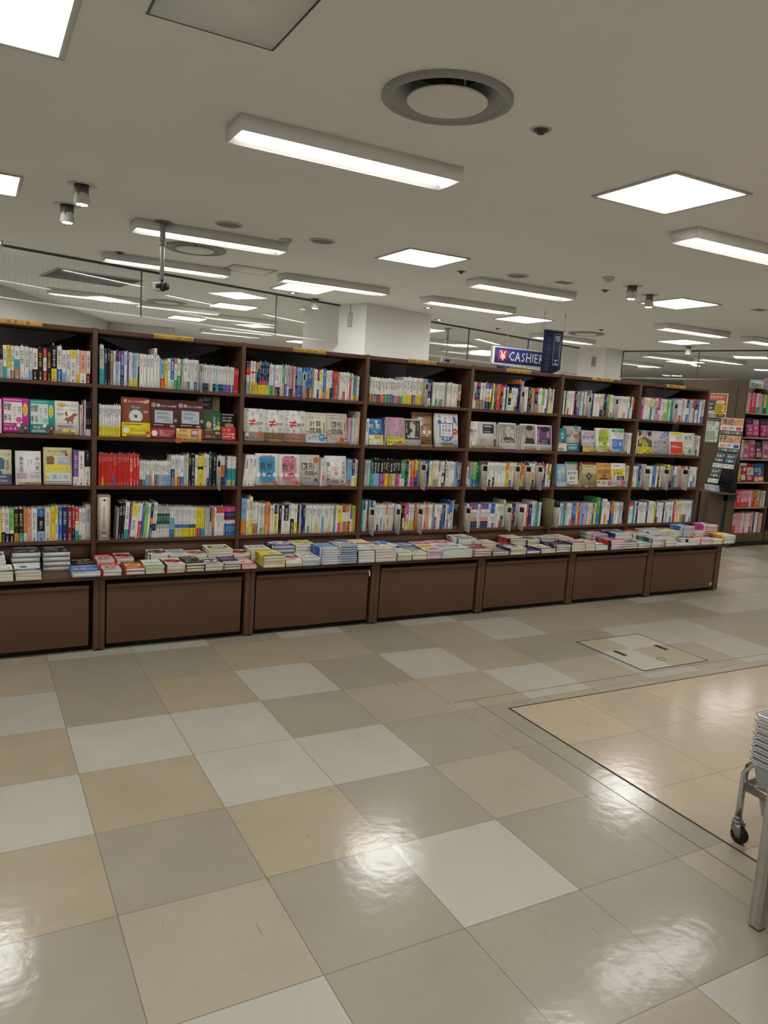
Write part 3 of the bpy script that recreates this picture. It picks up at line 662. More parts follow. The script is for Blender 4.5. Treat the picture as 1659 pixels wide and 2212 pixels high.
ROWS = {
 (0,0,195,.335,.975): "22:w^205 27:i28,k 22:k^203 26:y35,w35,y^203 34:e40,b^165 18:h60,k^165 26:t35,w^180 24:w30,y^182 22:u25,w^180 38:u35,t25,w^180 30:w^182 30:w^180 22:l30,w^178 36:k34,w^176 36:k34,k^180 25:r30,w40,r^182 30:k^185 38:y35,k^205 34:b35,w^200 30:l30,w^180 28:w^182 40:w75,y^185 26:y25,w^186 46:w30,s^186 30:x30,w^185",
 (1,0,185,.03,.975): "40:t40,j^228 7:j^190 30:n^203 25:k^203 30:u^203 25:w^200 25:l70,n^200 22:w70,m^200 33:n30,b^203 30:w^203 18:v^200 20:y20,w^198 22:w^196 30:y25,l^198 18:y15,w^196 14:k60,h^196 40:w^195 34:w^195 34:w^195 36:w^195 34:w^235 22:w^195 16:j^180 40:r35,l^170 30:y^170 33:w^182 38:j30,b^188 30:g30,w50,o^188 34:g45,w^185 20:g^170 14:c^180 38:s28,w^188 30:t28,w^186 30:w^186 16:w^186 32:b28,w^186 15:w^186 8:h^160 D 18:l30,w^162 17:t30,w^162 17:n30,w^162 17:n30,w^162 17:k30,w^162 17:u30,w^162 17:c30,w^162 17:c30,w^162 17:n30,w^160 17:n30,w^160 17:t30,a^160 17:t30,w^160 17:n30,w^160 17:n30,w^160 17:n30,w^160 17:b30,w^160 17:b30,w^160 17:m30,w^160 17:b30,w^160 17:b30,w^160 17:c30,w^160 14:v30,w^160 14:r^155 14:r^155 14:r^155 14:r^155",
 (2,0,185,.03,.945): "20:l40,w20,r25,n^200 20:l40,w20,r25,n^200 12:s^200 26:y38,w25,r5,w^210 26:y38,w25,r5,w^210 16:s40,g40,r^205 16:y35,n35,y^205 20:y30,n50,l^205 24:y30,r15,n45,e^210 24:y30,r15,n45,d^210 24:y30,r15,n45,d^210 20:y30,b15,n45,e^210 20:y30,b15,n45,n^210 26:g32,w^200 26:g32,w^200 16:y26,l^198 40:n28,w^198 24:n28,w^200 20:y25,w^200 30:s40,g^200 30:b40,a^198 26:w30,p^205 26:k25,l^198 22:k25,o^200 26:p^198 24:v30,k40,v^196 60:b40,l^196 D 30:r22,b^196 32:r22,b^196 28:n30,b^198 22:y30,b60,l^198 24:u^196 28:w^190 20:w^192 20:n30,w30,x^194 30:w60,y^190 18:y40,w^192 38:o22,b^200 24:p30,w^192 30:y40,w^192 26:n40,w^190 20:d70,r^192 20:r^190 26:m60,r^190 24:u^182 22:w^188 30:w^188 30:r30,w^188 28:w^186 26:w^186 22:r80,u^184 22:w^184 26:y20,e^170 28:o20,t^170 30:j25,w^168",
 (3,0,180,.04,.905): "32:o32,w^172 32:g32,w^172 34:v32,w^172 40:x32,w^172 30:o32,w^170 32:m35,w^168 36:g35,w^170 34:g35,w^172 36:b35,w^172 34:v32,w^168 28:s32,w^166 28:r32,w^168 24:t32,w^168 22:t32,w^168 46:y35,w^192 44:y35,w^192 42:y35,w^192 42:v35,w^192 38:y35,w^192 44:y35,w^192 18:u40,y^190 16:h^190 D 26:l^190 24:n30,b^190 40:w28,k^190 22:n^190 26:c^172 26:w^170 24:t30,w^172 20:w^172 34:i30,w^174 26:v30,w^174 26:w30,w^176 30:e^176 34:w^176 28:c^178 20:c^178 36:w^172 26:w^172 24:s40,c^172 36:k30,s40,u^172",
 (4,0,185,.03,.93): "22:j40,l^200 22:w30,r30,w^200 22:u35,n50,r^200 22:u35,n50,r^200 18:u35,w^198 18:u35,w^198 18:e35,w^198 18:e35,w^198 22:n28,s20,w30,v^200 22:n28,s20,w30,v^200 22:n28,s20,w30,v^200 22:d^195 24:y^198 24:n28,v^196 30:r40,o^196 22:r^196 30:k70,r^196 30:w60,w30,v^196 16:k^196 28:a^180 34:w25,k30,y20,k^180 28:w^180 22:j30,w^178 24:n20,s20,w^178 22:n^178 16:n86,o^245 D 16:w60,p^238 20:p^235 20:w^195 22:w^195 22:w^195 24:k30,k^192 22:k70,g^192 20:e30,o^192 24:e40,o50,r^194 22:u35,n50,r^194 22:u35,n50,r^194 20:u35,w^192 20:w^192 20:w^192 26:w30,i^194 18:w^190 18:k20,w^188 20:b^190 30:y30,s60,c^195 30:w45,g^195 16:w^195",
 (5,0,185,.03,.95): "16:k^190 20:w^190 20:d^188 24:w30,j^190 22:r30,w^192 24:w^192 24:w^194 22:p^196 24:k^192 24:n35,o^190 22:v30,l^190 24:l^186 20:w^186 18:u^186 20:t50,w^188 18:w^200 D 24:v^205 24:e^210 22:b35,w^190 20:n^190 20:w^190 26:w^186 26:w^186 26:w^186 24:n30,s20,c^190 24:n30,s20,c^190 22:u30,n60,r^192 22:n^192 24:g^190 26:r35,i^192 18:w30,w^190 18:t20,w^188 18:w^186 D 20:w^180 20:w^180 20:w^180 20:w^184 24:w^184 24:w^186 20:w^184 26:r25,w^184 24:w^184 22:w^186 22:b50,w20,i^190 18:w50,k^190 22:w^186 18:k40,r^184",
 (6,0,190,.04,.98): "20:v^192 24:r60,o^190 20:w^190 34:w^192 28:w^192 22:t60,y^192 26:w^180 18:h^192 30:p30,v30,w^194 34:p30,w15,m^200 20:w^192 26:y30,w^192 28:l40,w^192 36:i^188 20:w^188 22:t^200 D 40:n55,h^192 34:w^192 28:r30,w^196 40:h^210 30:w^205 30:b35,w30,n^200 20:l^200 24:j^205 30:w60,r^215 14:v^195 30:w60,k25,v^195 22:t^198 22:w^195 34:v28,h^205 22:b30,w^215",
 # second shelf, the upright books beside the face-out ones
 (0,1,185,.40,.455): "14:k^190 14:w^188",
 (0,1,185,.912,.98): "20:w^175 20:l40,w^180 18:r^180 30:h^205 24:w20,k40,k^188 24:w20,k40,k^188 24:w20,k40,k^188",
 (1,1,185,.03,.168): "25:y33,w^186 25:y33,w^186 25:y33,w^186 25:y33,w^186 25:y33,w^186 25:y33,w^186 25:y33,w^186 25:y33,w^186",
 (2,1,185,.868,.97): "26:p^182 26:p^182 22:l^180 22:w^182 26:j^184 26:c^184 18:k20,h^225 12:w^230 14:o^228",
 (3,1,185,.022,.053): "30:w^185",
 (3,1,185,.187,.215): "16:v^200 16:h^198",
 (4,1,185,.322,.352): "14:h^195 14:e^195",
 (4,1,185,.542,.596): "16:h^195 16:e^195 16:h^195 16:e^195",
 (5,1,185,.884,.965): "34:h^182 20:w^182 20:w^182",
 (6,1,185,.022,.056): "20:l30,w^195 12:w^190",
 (6,1,185,.908,.972): "40:d30,h^190 26:w^186 26:w^186",
 # third shelf
 (0,2,190,.872,.98): "62:w25,v^205 75:w^202 75:w55,k^202",
 (1,2,185,.03,.98): "15:r^190 17:r^190 17:y25,r^190 17:r^190 17:r^190 17:r^190 17:r^190 17:r^190 17:b30,r^190 17:r^190 17:r^190 17:r^190 17:r^190 17:r^190 17:r^190 17:r^190 17:r^190 17:r^190 44:r^192 30:r^192 32:r^192 20:x25,w^152 20:x25,w^152 24:t25,w^152 24:l45,w^152 20:l45,w^152 26:o45,w^152 26:w^152 22:b45,w^152 26:f45,w^152 30:h45,w^152 34:l45,w^152 30:l45,w^152 30:l45,w^152 38:v30,n25,w^190 34:y30,w^190 28:r30,w^190 38:b30,w^190 26:h^192 24:j^200 32:k^200 38:k30,k^200 32:w^196 62:y55,k10,y^190 42:c^205 24:n25,w^200 26:d^208 14:k^210 40:k^210 D 22:n30,o42,w^190 22:n30,o42,w^190 22:n30,o42,w^190 22:n30,o42,w^190 24:b30,n^190 18:j20,t40,w^190 18:j20,t40,w^190 18:y20,t40,w^190 18:g20,t40,w^190 18:j20,t40,w^190 18:t20,t40,w^190",
 (2,2,190,.025,.122): "30:w^205~5 32:w^205~4 30:w^202~4",
 (2,2,190,.652,.692): "24:w^185 24:p40,w^195 24:p40,w^195",
 (2,2,190,.884,.975): "26:u25,l^188 26:u25,l^188 34:w40,n^188 34:y35,c^188",
 (3,2,190,.04,.975): "36:h^185 30:h^188 26:t^190 34:g48,k^195 42:l48,k^195 46:l48,k^195 46:v48,k^195 32:r48,k^195 36:y48,k^195 26:o48,k^195 44:f48,k^195 40:y48,k^195 30:b48,k^195 38:m48,k^195 16:w48,k^190 34:w30,g^190 30:w30,g^190 24:n30,d^186 26:d40,k^186 26:j^186 26:m35,o^190 24:m35,o30,y^190 22:m35,r^190 22:n35,o30,y^190 22:n35,b30,y^190 26:e^190 D 22:v50,h^186 30:k50,e^190 24:i40,e^195 36:b35,n20,b^195 24:k^195 40:w^190 22:y^188 22:p30,w^190 22:l30,w^190 22:o30,w^190 24:i30,w^190 24:w60,u^190 30:w30,w^188 34:n15,w25,n15,w^190 24:n^188 46:c^190 36:w^190 30:w^188 28:y20,w^188 26:l^186 26:l30,b^186 40:n28,u^185 22:n28,u^185",
 (4,2,190,.03,.975): "22:r10,w20,w50,r^190 24:w30,e^190 28:t50,e^190 44:b30,i^190 28:d^190 28:d^190 D 24:w25,r20,h20,r^192 22:v^192 24:n^192 24:w^190 24:k30,w^190 24:w^190 28:k40,w^190 34:w^192 26:w^190 26:w^190 30:w^190 30:w^188 36:y70,o^190 34:v28,w^190 26:w^190 D 26:y^195 26:n50,v^190 24:w60,g^190 28:y30,o^190 28:c50,o^190 D 24:w60,n^190 30:n^190 22:v30,w^190 26:y75,w^188 26:n30,s30,w^188 24:h^200 D 20:v^190 20:n30,s20,w30,l^192 20:n30,s20,w30,e^192 20:n30,s20,w30,r^192 20:n30,s20,w30,r^192 26:n^192 24:w^186 24:w50,o^188 22:w30,i40,w^188",
 (5,2,190,.022,.047): "18:j^185 18:b^200", (5,2,190,.318,.359): "18:f30,z^200 18:f^198 18:f^198",
 (5,2,190,.952,.985): "30:h^190 20:t30,y^190",
 (6,2,190,.035,.985): "24:y30,w^186 24:w^186 24:l^188 22:t30,n^190 24:h^205 D 30:e40,p^205 24:g25,w^190 24:w^190 26:w^188 40:b^190 26:w^188 26:k50,u^188 26:w^190 D 26:y20,w^190 26:w40,n^190 34:y^205 26:k30,e^195 24:v^190 30:g60,w^190 26:h^195 30:p^195 D 22:w70,r^192 24:w70,r^190 26:w^190 24:n^190 26:w^190 26:v30,w^188 30:l60,w^190 24:w^190",
 # bottom shelf
 (0,3,195,.30,.985): "18:w40,b^205 45:w^200 30:b40,w^190 26:f20,e^175 38:t25,w^175 50:o40,w^190 38:y^195 34:k30,w^192 40:k25,w^190 45:k25,w10,i^190 45:o25,k^190 45:g25,k^190 36:w25,o^190 38:s^188 60:w^192 72:l30,k45,b^192 60:c^195 42:y^200 34:w60,y^202 40:b^200 50:n^200 50:x^200 30:k35,r^195 36:t30,w30,r^190 32:g15,w^188 38:w^188 56:h^208",
 (1,3,190,.145,.985): "14:w^190~3 34:k^222~3 34:k^222~3 52:t25,w^225~3 20:v^215~4 58:k5,w60,y^215~4 26:w^215~4 40:r50,w^215~4 26:b^215~4 38:i^215~4 34:w^215~4 32:n40,o20,n^212~4 22:w20,n20,w^222~4 24:w20,n20,w^222~4 20:w28,h15,d35,h^195 20:w28,h15,d35,h^195 20:w28,h15,d35,h^195 20:w28,h15,d35,h^195 20:w28,h15,d35,h^195 20:w28,h15,d35,h^195 20:w28,h15,d35,h^195 20:w28,h15,d35,h^195 20:w28,h15,d35,h^195 20:b25,l40,w^190 20:b25,l40,w^190 20:b25,l40,w^190 22:y30,b12,w^190 22:w30,b12,w^190 22:y30,b12,w^190 22:w30,b12,w^190 22:y30,b12,w^190 22:y30,b12,w^190 22:y30,b12,w^190 22:y30,b12,w^190 22:y30,d12,w^188 22:y30,d12,w^188 22:y30,d12,w^188 22:y30,d12,w^188 28:r28,y^186 28:r28,y^186 22:b28,y^186 22:t28,y^186 16:t20,h^184 16:j50,h^184 16:j50,h^184 16:h^184 16:h^184 16:j50,k^184 18:h^184 18:v30,o^186 26:w^186 26:w80,r^186 26:w80,r^186 26:w80,r^186 26:w80,r^186 24:b42,w12,r6,n25,m^186 24:b42,w12,r6,n25,m^186 24:b42,w12,r6,n25,m^186 24:b42,w12,r6,n25,m^186 24:b42,w12,r6,n25,m^186 24:b42,w12,r6,n25,m^186",
 (2,3,190,.03,.98): "65:o42,l^242 38:j25,w^238 48:y40,c^255 24:u35,w^215 24:u35,w^215 24:u35,w^215 30:w^212 36:g20,j^208 30:y25,w^208 38:p30,o^212 34:o^212 30:w^195 26:w^195 36:y70,k^196 24:w^196 36:k^196 36:w^195 62:w45,k^200 30:w^198 46:k50,w^206 50:y42,w^198 26:n20,k^196 24:h^196 24:v60,n^196 36:n^196 36:w^196 30:g25,w^194 30:w^194 46:w^196 34:y35,w^190 34:w^190 28:w^190 34:l60,w^192 28:w^190 34:w^190 28:y25,w^190 28:w^190 28:w^190 26:t20,e^190 30:w^190 48:m35,y^190 24:y^190 24:p40,w35,v^188 24:v40,w35,r^188 24:o40,w35,e^188 24:o40,w35,o^188 24:r40,w35,y^188 24:w50,v^188 28:i^188 28:o^188",
 (3,3,190,.03,.98): "30:t^225 24:w20,w50,n^222 30:w^222 20:x60,d^222 D 24:k60,l^220 20:w60,k^220 46:h^218 24:w^190 24:k25,w^190 24:w^190 24:l50,w^190 24:w^190 22:p30,w^190 28:w60,o^195 26:y50,c^190 26:w^190 30:w^200 22:n25,h^196 D 28:h^196 34:g30,w^192 26:y^186 22:k^184 24:r10,w40,k^184 30:y35,m^186 34:w60,m^195 26:w^192 26:y40,w^192 26:y40,w^192 18:v^190 24:o^192 D 20:w^190 26:o60,s^192 32:w^190 32:w^190 26:r30,s^188 34:s^190 30:w^190 30:w^190 36:e^200 32:v50,w^190 26:w^188 26:w^188 34:n35,o30,w^188 26:b^186 20:n^186 22:w^188 34:v40,h^186 26:w60,b^190 26:w60,b^215 20:h^215 24:k^212 24:k^212 24:k^212 18:k^212",
 (4,3,190,.02,.90): "20:w^190 D 26:t^195 22:w^192 28:w80,r^190 22:n28,s20,w30,v^190 22:n28,s20,w30,v^190 22:n28,s20,w30,v^190 22:n28,s20,w30,v^190 24:w^190 20:h^188 24:n28,s20,w30,v^190 24:n28,s20,w30,v^190 24:n28,s20,w30,v^190 24:n28,s20,w30,v^190 28:w^192 28:w60,b^190 26:v20,w40,b^190 34:w^192 24:w^188 24:r28,j^188 34:d50,j^188 26:h^220 D 26:s20,o^190 26:l20,w60,y^190 22:k30,w^188 30:n28,r30,n^188 26:n^190 24:h^195 D 26:v28,c^186 34:j^186 30:w^186 26:w^186 30:r^190 50:n^182 30:w^205 30:h^212 34:t^200 30:w^200",
 (5,3,190,.10,.975): "26:u40,w^185 26:w^188 26:l^188 30:t70,d^190 26:j^186 26:w^188 24:p30,w^188 24:m25,b^188 30:n30,b^190 28:y^190 24:m^186 28:l^188 28:b50,l^190 26:p^192 22:l^190 24:w^188 30:y30,c^186 28:b^184 28:y^186 52:b35,g^232 20:d^228 22:w^222 22:w^222 22:o40,w^222 24:w^200 22:g20,w^190 24:n^194 34:b45,o^192 26:w^190 26:w^188 24:c^188 24:l^190 22:w^192 20:r20,k^188",
 (6,3,190,.03,.985): "24:w80,r^192 24:w80,r^192 24:w80,r^192 24:t^205 20:w^200 30:n^190 24:w^190 24:w^190 24:w^190 24:w^190 24:w^188 26:n^192 26:w^195 30:w^200 26:w^200 30:y^184 22:n^184 24:v30,w^184 24:w^184 24:w^184 24:w^184 18:k^184 24:w^186 24:l60,w^190 22:w^188 22:w^188 26:t30,w^188 20:w^192 34:r^190 30:w^190 24:c^188 26:w^195 18:y^200 30:o35,w^200 20:g35,w^200 26:b35,w^200 26:w^198 26:w^198 26:i20,w^196 30:l^205"}
DIVTXT = {(1,0):['数学検定'],(1,2):['科学史'],(2,0):['数学史'],(3,0):['数学史'],(3,2):['数学概論'],(3,3):['数学基礎','微分積分','線形代数'],
  (4,0):['線形代数'],(4,2):['代数学','整数','集合・位相','数学基礎論'],(4,3):['幾何学','解析学','関数論'],(5,0):['確率論','統計学'],(6,0):['情報数学'],(6,2):['情報','数値解析','数学ソフト']}
SHN = ['top','second','third','bottom']
def parse(s):
    out = []
    for tok in s.split():
        if tok == 'D': out.append('D'); continue
        lean = 0.0
        if '~' in tok: tok, l = tok.split('~'); lean = float(l)
        if '^' in tok: tok, h = tok.split('^'); h = float(h)
        else: h = None
        w, segs = tok.split(':')
        sl = []
        rest = 1.0
        for q in segs.split(','):
            f = float(q[1:])/100 if len(q) > 1 else None
            sl.append((q[0], f)); 
        out.append((float(w), sl, h, lean))
    return out
def spine_mesh(mb, off, w, h, d, segs, title, rnd, lean=0.0, small=False):
    """one upright book, near-lower-front corner at off; bands run bottom to top on the spine."""
    ox, oy, oz = off; sh = math.tan(math.radians(lean))
    fs = []; zb = 0.0; nfix = sum(f for _, f in segs if f); last = max(0.0, 1-nfix)
    for k, (c, f) in enumerate(segs):
        t = (f if (f and k < len(segs)-1) else 1-zb)
        fs.append((c, zb*h, min(1.0, zb+t)*h)); zb += t
    big = max(fs, key=lambda q: q[2]-q[1]); j = rnd.uniform(.93, 1.03)
    def kol(c): return tuple(a*j for a in PAL[c])
    def P(x, y, z): return (ox+x+z*sh, oy+y, oz+z)
    g = .0009
    # spine bands
    for c, z0, z1 in fs:
        r = .0012
        mb.add([P(g,0.0012,z0),P(g+r,0,z0),P(w-g-r,0,z0),P(w-g,0.0012,z0),P(g,.0012,z1),P(g+r,0,z1),P(w-g-r,0,z1),P(w-g,.0012,z1)], [4]*3, [0,1,5,4, 1,2,6,5, 2,3,7,6], kol(c))
        for x in (g, w-g): 
            q = [P(x,.0012,z0),P(x,d,z0),P(x,d,z1),P(x,.0012,z1)]
            mb.poly(q if x > g else q[::-1], kol(c))
    pg = (.60,.565,.47)
    mb.poly([P(g,.0012,h),P(w-g,.0012,h),P(w-g,.006,h),P(g,.006,h)], kol(fs[-1][0]))
    mb.poly([P(g+.0008,.004,h-.002),P(w-g-.0008,.004,h-.002),P(w-g-.0008,d,h-.002),P(g+.0008,d,h-.002)], pg)
    mb.poly([P(g,d,0),P(w-g,d,0),P(w-g,d,h-.002),P(g,d,h-.002)][::-1], pg)
    mb.poly([P(g,0.0012,0),P(w-g,0.0012,0),P(w-g,d,0),P(g,d,0)][::-1], kol(fs[0][0]))
    # order slip or wrapper edge standing out of the top
    if not small and rnd.random() < .42 and w > .006:
        c0 = rnd.uniform(.2, .6)*w; c1 = min(w-g, c0+rnd.uniform(.004, .010)); y = rnd.uniform(.012, .05); e = rnd.uniform(.006, .014)
        for a, b_, q in ((0, 0, 1), (.0005, .0005, -1)):
            pts = [P(c0, y+a, h-.004), P(c1, y+a, h-.004), P(c1-.001, y+a, h+e*.75), P((c0+c1)/2, y+a, h+e), P(c0+.001, y+a, h+e*.55)]
            mb.poly(pts[::q], (.55,.55,.54))
    # lettering down the spine
    c, z0, z1 = big; dark = lum(PAL[c]) < .30
    ink = (.70,.68,.63) if dark else rnd.choice([(.05,.05,.06),(.05,.05,.06),(.08,.08,.10),(.06,.08,.22),(.42,.04,.05),(.05,.16,.10)])
    if c == 'k' and rnd.random() < .3: ink = (.70,.45,.05)
    s = min(.62*w, .0155); 
    if s > .0035:
        n = int((z1-z0-.024)/(s*1.04)); t = title[:max(0, n)]
        if t:
            up = (sh, 0, 1)
            mb.text(t, P((w-s)/2+(z1-.010)*sh*0, -.0005, z1-.010-s), (1,0,0), up, s, ink, vertical=True, bold=s > .009)
            used = len(t)*s*1.04
            rem = (z1-z0-.024)-used
            if rem > .03 and not small:
                s2 = s*.55; m = min(5, int((rem-.01)/(s2*1.04)))
                if m > 1: mb.text(title[::-1][:m], P((w-s2)/2, -.0005, z0+.006+m*s2*1.04-s2), (1,0,0), up, s2, ink, vertical=True)
    for c, z0, z1 in fs:
        if (c, z0, z1) == big or z1-z0 < .016: continue
        ink = (.68,.66,.60) if lum(PAL[c]) < .30 else (.10,.09,.10)
        s2 = min(.42*w, .009); m = min(4, int((z1-z0-.008)/(s2*1.04)))
        if m > 0 and s2 > .003: mb.text(title[:m], P((w-s2)/2, -.0005, z1-.004-s2), (1,0,0), (sh,0,1), s2, ink, vertical=True)
    # publisher's mark at the foot
    if not small and w > .008:
        ink = (.65,.63,.58) if lum(PAL[fs[0][0]]) < .3 else (.12,.12,.13)
        q = w*.30; mb.poly([P(w/2-q/2,-.0004,.005),P(w/2+q/2,-.0004,.005),P(w/2+q/2,-.0004,.005+q),P(w/2-q/2,-.0004,.005+q)], ink)
    return big[0], fs
BOOKS = []      # (rank, spec)
CAMP = Vector((-0.691, -4.736, 1.506))
def bandwords(segs):
    if len(segs) == 1: return NAMES[segs[0][0]]
    ws = [NAMES[segs[-1][0]], NAMES[segs[0][0]]]
    return ws[0] if ws[0] == ws[1] else '%s-over-%s' % (ws[0].replace(' ', '-'), ws[1].replace(' ', '-'))
ordn = {}; total = {}
for (bay, row, hd, f0, f1), q in ROWS.items(): total[(bay,row)] = total.get((bay,row), 0)+sum(1 for t in parse(q) if t != 'D')
for (bay, row, hd, f0, f1), s in ROWS.items():
    ent = parse(s); x0 = (bay-1)*W; a, z = x0+f0*W, x0+f1*W
    tot = sum(9.0 if t == 'D' else t[0]*(1.0) for t in ent); k = (z-a)/tot; x = a; rnd = random.Random(bay*100+row*10+int(f0*50)); dv = 0
    for t in ent:
        if t == 'D':
            tx = DIVTXT[(bay,row)]; txt = tx[min(dv, len(tx)-1)]; dv += 1
            lab = 'cream shelf divider standing out from the %s shelf of the %s bookcase' % (SHN[row], nth(bay+1))
            if len(tx) > 1: lab = '%s cream shelf divider on the %s shelf of the %s bookcase' % (nth(dv), SHN[row], nth(bay+1))
            small = row in (0,)
            divider(x+.0035, SHELF[row], txt, lab, out=.030 if small else .055+.006*(dv % 2), drop=.012 if small else .022, h=.165 if small else .178)
            x += 9.0*k; continue
        wmm, segs, h, lean = t
        w = wmm*k; h = (h or hd)/1000*rnd.uniform(.992, 1.006)
        o = ordn[(bay,row)] = ordn.get((bay,row), 0)+1
        y = .016+rnd.uniform(0, .008); d = min(.19, h*.69)
        title = rnd.choice(POOL[bay])
        dist = (Vector((x, 0, SHELF[row]+.1))-CAMP).length
        px = 829.5
        BOOKS.append([w*h/dist**2 if x > -.53 else 0, (bay,row,o,x,y,w,h,d,segs,title,lean,rnd.randrange(10**6))])
        x += w
BOOKS.sort(key=lambda q: -q[0])
rest = MB()
for n, (_, (bay,row,o,x,y,w,h,d,segs,title,lean,sd)) in enumerate(BOOKS):
    rnd = random.Random(sd)
    if lean: x += .004
    if n < 300:
        b = MB(); spine_mesh(b, (0,0,0), w, h, d, segs, title, rnd, lean)
        ob = b.build('book', 'paper', None, (x, y, SHELF[row]+.0004))
        lab = '%s upright book, %s from %s post, %s shelf, %s bookcase' % (bandwords(segs), nth(o if bay else total[(bay,row)]+1-o), 'near' if bay else 'far', SHN[row], nth(bay+1))
        tag(ob, lab, 'book', 'upright books on the %s shelf of the %s bookcase' % (SHN[row], nth(bay+1)))
    else:
        spine_mesh(rest, (x, y, SHELF[row]+.0004), w, h, d, segs, title, rnd, lean, small=bay > 4)

# ================================================================== FACE-OUT BOOKS
INK = (.05,.045,.05); WHT = (.76,.75,.71)
def col(c): return PAL[c] if isinstance(c, str) else c
def draw(mb, els, w, h, rnd, k0=0, P=None):
    """printing on a cover: u across, v down from the top edge, sizes in cover widths."""
    P = P or (lambda u, v, k: (u*w, -.0004-.00010*k, (1-v)*h))
    U = np.array(P(1,1,0))-np.array(P(0,1,0)); U = U/np.linalg.norm(U); V = np.array(P(0,0,0))-np.array(P(0,1,0)); V = V/np.linalg.norm(V)
    for k, e in enumerate(els, k0):
        t = e[0]
        if t == 'r':
            _, a, b, c, d, q = e; mb.poly([P(a,d,k),P(c,d,k),P(c,b,k),P(a,b,k)], col(q))
        elif t in 'ce':
            if t == 'c': _, u, v, r, q = e; ru, rv = r, r*w/h
            else: _, u, v, ru, rv, q = e
            n = 24; mb.poly([P(u+ru*math.cos(i*2*math.pi/n), v-rv*math.sin(i*2*math.pi/n), k) for i in range(n)], col(q))
        elif t == 't':
            _, s, u, v, z, q = e[:6]; mb.text(s, P(u,v,k), U, V, z*w, col(q), bold=len(e) > 6)
        elif t == 'v':
            _, s, u, v, z, q = e[:6]; mb.text(s, P(u,v+z*w/h,k), U, V, z*w, col(q), vertical=True, bold=len(e) > 6)
        elif t == 'p': mb.poly([P(u,v,k) for u, v in e[1]], col(e[2]))
        elif t == 'l':
            pts = [np.array(P(u,v,k)) for u, v in e[1]]; th = e[2]*w/2; nrm = np.cross(U, V)
            for a, b in zip(pts, pts[1:]):
                d = b-a; L = np.linalg.norm(d)
                if L < 1e-6: continue
                s = np.cross(nrm, d/L)*th; mb.poly([a-s, b-s, b+s, a+s], col(e[3]))
        elif t == 'f':      # fine print: rows of tiny marks
            _, a, b, c, d, n, q = e
            for i in range(n):
                v0 = b+(d-b)*i/n; v1 = v0+(d-b)/n*.55; u = a; end = c-(c-a)*rnd.uniform(0,.35)
                while u < end:
                    u2 = min(end, u+rnd.uniform(.02,.05)); mb.poly([P(u,v1,k),P(u2,v1,k),P(u2,v0,k),P(u,v0,k)], col(q)); u = u2+.012
SKIN = (.62,.40,.28)
def face_sketch(u, v, s, q=(.25,.25,.26)):
    """a small line-drawn head"""
    n = 12; ring = [(u+s*.62*math.cos(i*2*math.pi/n), v+s*.8*math.sin(i*2*math.pi/n)) for i in range(n+1)]
    return [('l',ring,.010,q),('l',[(u-s*.6,v-s*.3),(u-s*.3,v-s*.85),(u+s*.4,v-s*.85),(u+s*.62,v-s*.2)],.022,q),('l',[(u-s*.22,v),(u-s*.1,v)],.012,q),('l',[(u+s*.12,v),(u+s*.25,v)],.012,q),('l',[(u-s*.12,v+s*.4),(u+s*.15,v+s*.4)],.010,q)]
def person(u, v, s, hair=(.02,.02,.02), cloth=(.03,.035,.05)):
    return [('p',[(u-s*1.0,v+s*2.0),(u-s*.75,v+s*1.0),(u-s*.2,v+s*.72),(u+s*.2,v+s*.72),(u+s*.75,v+s*1.0),(u+s*1.0,v+s*2.0)],cloth),('e',u,v-s*.12,s*.52,s*.55,hair),('e',u,v+s*.12,s*.42,s*.5,SKIN)]
def bust(bg, skin, dark, els):
    """printed half-length portrait block"""
    return [('r',.06,.05,.94,.76,bg),('p',[(.20,.76),(.24,.60),(.42,.50),(.66,.50),(.84,.60),(.90,.76)],dark),('e',.55,.30,.20,.175,skin),('p',[(.44,.42),(.66,.42),(.68,.54),(.44,.54)],skin),
      ('e',.47,.27,.045,.012,dark),('e',.63,.27,.045,.012,dark),('p',[(.545,.28),(.585,.35),(.53,.35)],tuple(a*.7 for a in skin)),('r',.49,.385,.62,.397,tuple(a*.45 for a in skin))]+els
def bunkei(bgc, title, band, small='文系の私'):
    return [('p',[(.16,.13),(.22,.09),(.80,.09),(.86,.13),(.86,.86),(.80,.90),(.22,.90),(.16,.86)],bgc),('r',.30,.055,.72,.105,band),('f',.34,.065,.68,.10,1,WHT),
      ('t',small,.25,.25,.125,INK),('f',.24,.28,.80,.32,1,INK),('t',title,.17,.49,.30 if len(title) == 2 else .225,INK,1),('f',.22,.52,.78,.56,1,INK),
      ('c',.12,.66,.10,WHT),('c',.36,.66,.075,(.70,.66,.60)),('c',.60,.66,.085,(.02,.02,.02)),('e',.60,.68,.06,.035,(.70,.55,.45)),('c',.86,.66,.10,WHT),('r',.16,.74,.80,.75,band),('f',.26,.78,.72,.81,1,INK),('t','よくわかる',.28,.875,.085,INK),('c',.84,.91,.075,(.60,.04,.05))]
